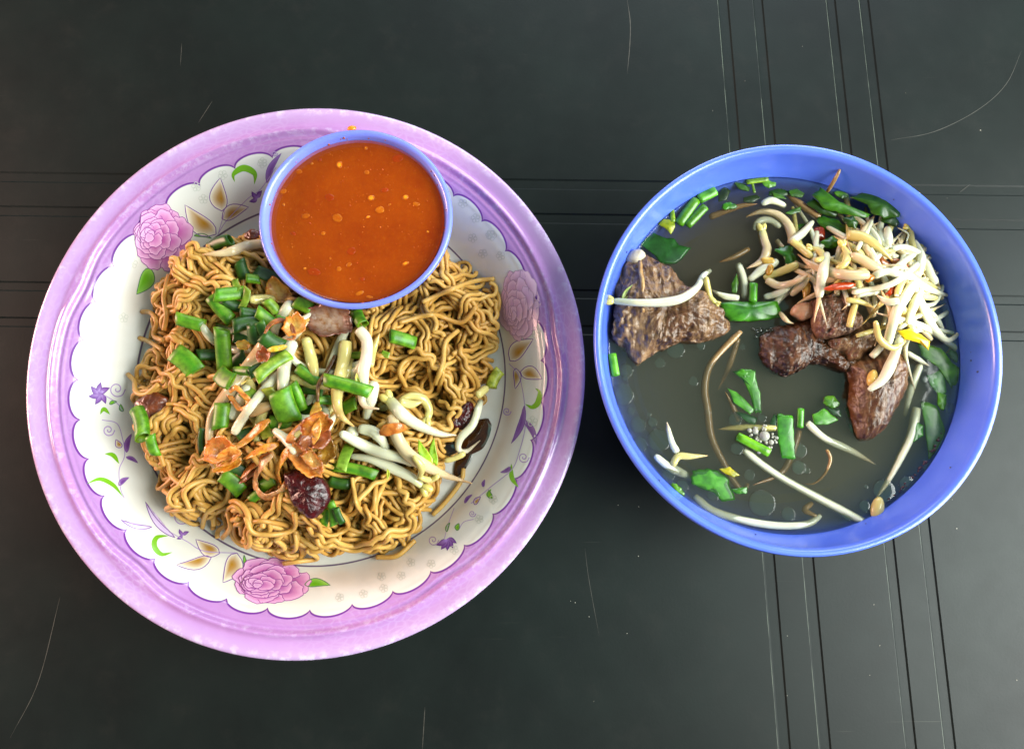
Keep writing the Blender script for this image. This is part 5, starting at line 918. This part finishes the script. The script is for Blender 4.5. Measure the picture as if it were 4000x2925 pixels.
for k, (cr, x, y, r, ang) in enumerate((('B3', 1120, 300, 50, 20), ('B3', 1330, 640, 60, 100), ('B3', 640, 1130, 55, 40), ('B3', 1080, 1130, 46, 0), ('B4', 560, 640, 40, 60), ('B4', 1180, 560, 60, 80), ('B4', 1010, 760, 60, 100), ('B4', 1290, 250, 55, 30), ('B4', 430, 560, 60, 10), ('B1', 900, 440, 60, -30), ('B1', 1000, 400, 50, 10), ('B1', 1380, 400, 50, 15), ('B1', 1100, 560, 44, 0), ('B2', 560, 290, 60, 0), ('B2', 1020, 300, 50, 20))):
    o_ = [((q[0] - CR[cr][0]) / CR[cr][2], (q[1] - CR[cr][1]) / CR[cr][2]) for q in rnd_outline(cr, x, y, r * 1.2, r * .62, ang, 9, .3)]
    herb(cr, o_, [4.34, 4.28, 4.36][k % 3], .04, [(52, 128, 30), (40, 100, 26), (76, 146, 40)][k % 3], ['bright', 'dim', 'pale green'][k % 3] + (' narrow' if k > 9 else '') + ' torn coriander scrap ' + where(nat(cr, (x, y)), LD), jag=.08)
stem('B3', 180, 228, 82, 160, 62, 4.42, (104, 180, 40), 'bright green stem floating by the near side of the triangular beef'); stem('B3', 1518, 610, 96, 135, 48, 4.42, (90, 170, 40), 'upright bright green stem above the upright strip leaf'); stem('B3', 1180, 800, 28, 250, 66, 4.46, (112, 180, 20), 'bright green stem lying in the foam')
# oil drops and bubbles on the broth
def mat_bub():
    m = bpy.data.materials.new('clear_oil_film'); m.use_nodes = True; nt = m.node_tree; nt.nodes.clear(); out = N(nt, 'ShaderNodeOutputMaterial'); tr = N(nt, 'ShaderNodeBsdfTransparent'); tr.inputs[0].default_value = (.93, .92, .88, 1); gl = N(nt, 'ShaderNodeBsdfGlossy'); gl.inputs['Roughness'].default_value = .06; fr = N(nt, 'ShaderNodeFresnel'); fr.inputs['IOR'].default_value = 1.42; mx = N(nt, 'ShaderNodeMixShader')
    nt.links.new(fr.outputs[0], mx.inputs[0]); nt.links.new(tr.outputs[0], mx.inputs[1]); nt.links.new(gl.outputs[0], mx.inputs[2]); nt.links.new(mx.outputs[0], out.inputs[0]); return m
M_BUB = mat_bub()
def drop(cr, x, y, r, hgt=.10, label=None, group='oil drops on the broth', name='oil_drop'):
    X, Y = at(*nat(cr, (x, y)), BZ); R = cmw(natw(cr, r), BZ); e_ = max(.025, R * .12) if hgt < .3 else R; pr = [(.002, BZ + .004 + e_ * .7), (max(R - e_, .004) * .5, BZ + .004 + e_ * .7)] + [(R - e_ + e_ * math.sin(t), BZ + .004 + e_ * .7 * math.cos(t)) for t in np.linspace(0, 1.5, 7)]
    V, Fc = lathe(pr, 24, X, Y, closed=False); o = mk(name, V, Fc, M_BUB); sz = 'large faint' if r > 58 else 'medium' if r > 34 else 'tiny'
    tag(o, label or f'{sz} round oil drop on the broth ' + where(nat(cr, (x, y)), LD), 'oil drop', group)
for q in ((750, 348, 35), (265, 270, 55), (510, 215, 40), (240, 440, 85), (455, 640, 38), (350, 660, 60), (500, 770, 85), (890, 1160, 45), (1150, 1020, 40), (1240, 1220, 98), (1430, 1300, 52), (1510, 845, 55), (1500, 965, 50), (1565, 990, 24), (1240, 610, 34), (855, 570, 22), (570, 1015, 48), (665, 1100, 50), (680, 1018, 24), (595, 1090, 20), (365, 800, 58), (260, 325, 26), (225, 315, 18), (430, 585, 20), (300, 560, 30), (620, 120, 70), (800, 90, 34), (1060, 830, 46), (1050, 620, 50), (1100, 100, 24)): drop('B3', *q)
for q in ((215, 885, 50), (210, 1000, 48), (265, 1025, 22), (540, 1330, 34), (570, 1330, 24), (655, 1262, 38), (1235, 600, 38), (790, 1160, 80), (950, 1120, 62), (1110, 1020, 58), (665, 1132, 16), (1062, 405, 24), (40, 290, 50), (1180, 960, 30)): drop('B4', *q)
for k, q in enumerate(((360, 1290, 16), (385, 1310, 20), (410, 1300, 24), (450, 1300, 26), (490, 1300, 24), (525, 1298, 18), (560, 1290, 16), (430, 1330, 18), (380, 1350, 16), (700, 1240, 20), (740, 1235, 22))): drop('B2', *q, hgt=.5, label='tiny clear bubble in the row below the big flat leaf', group='bubbles below the big flat leaf', name='soup_bubble')
foam = []
for k in range(60):
    a, q = rng.uniform(0, 6.28), math.sqrt(rng.random()); x, y = 1235 + 105 * q * math.cos(a) + 10, 760 + 100 * q * math.sin(a)
    if k < 6: x, y, r = [(1255, 740, 38), (1190, 705, 24), (1305, 785, 20), (1220, 850, 18), (1290, 840, 18), (1150, 700, 18)][k]
    else: r = rng.uniform(5, 13)
    X, Y = at(*nat('B3', (x, y)), BZ); R = cmw(natw('B3', r), BZ); foam.append(ellipsoid((X, Y, BZ + R * .3), R, R, R * .9, 0, 12, 8))
def mat_foam():
    m, nt, b = base_mat('soup_foam'); b.inputs['Base Color'].default_value = lin(220, 216, 200); b.inputs['Roughness'].default_value = .05; b.inputs['Transmission Weight'].default_value = .45; b.inputs['IOR'].default_value = 1.12; b.inputs['Coat Weight'].default_value = .5; return m
fo = mk('foam_cluster', *join(foam), mat_foam()); fo['kind'] = 'stuff'; tag(fo, 'white cluster of foam bubbles around a bright green stem', 'foam')
fl = []
for k in range(40):
    a = math.radians(rng.uniform(-62, -28)); q = 7.02 + rng.normal(0, .03); r = rng.uniform(.02, .06); fl.append(ellipsoid((BC[0] + bx * q * math.cos(a), BC[1] + by * q * math.sin(a), BZ + .03), r * 1.4, r, r * .5, rng.uniform(0, 3), 6, 4))
fs = mk('scum_specks', *join(fl), pm('brown_scum', lin(70, 40, 50), rough=.5)); fs['kind'] = 'stuff'; tag(fs, 'dark brown specks along the broth line on the bowl wall', 'scum')

for o in bpy.data.objects:
    if '_o' in o: del o['_o']
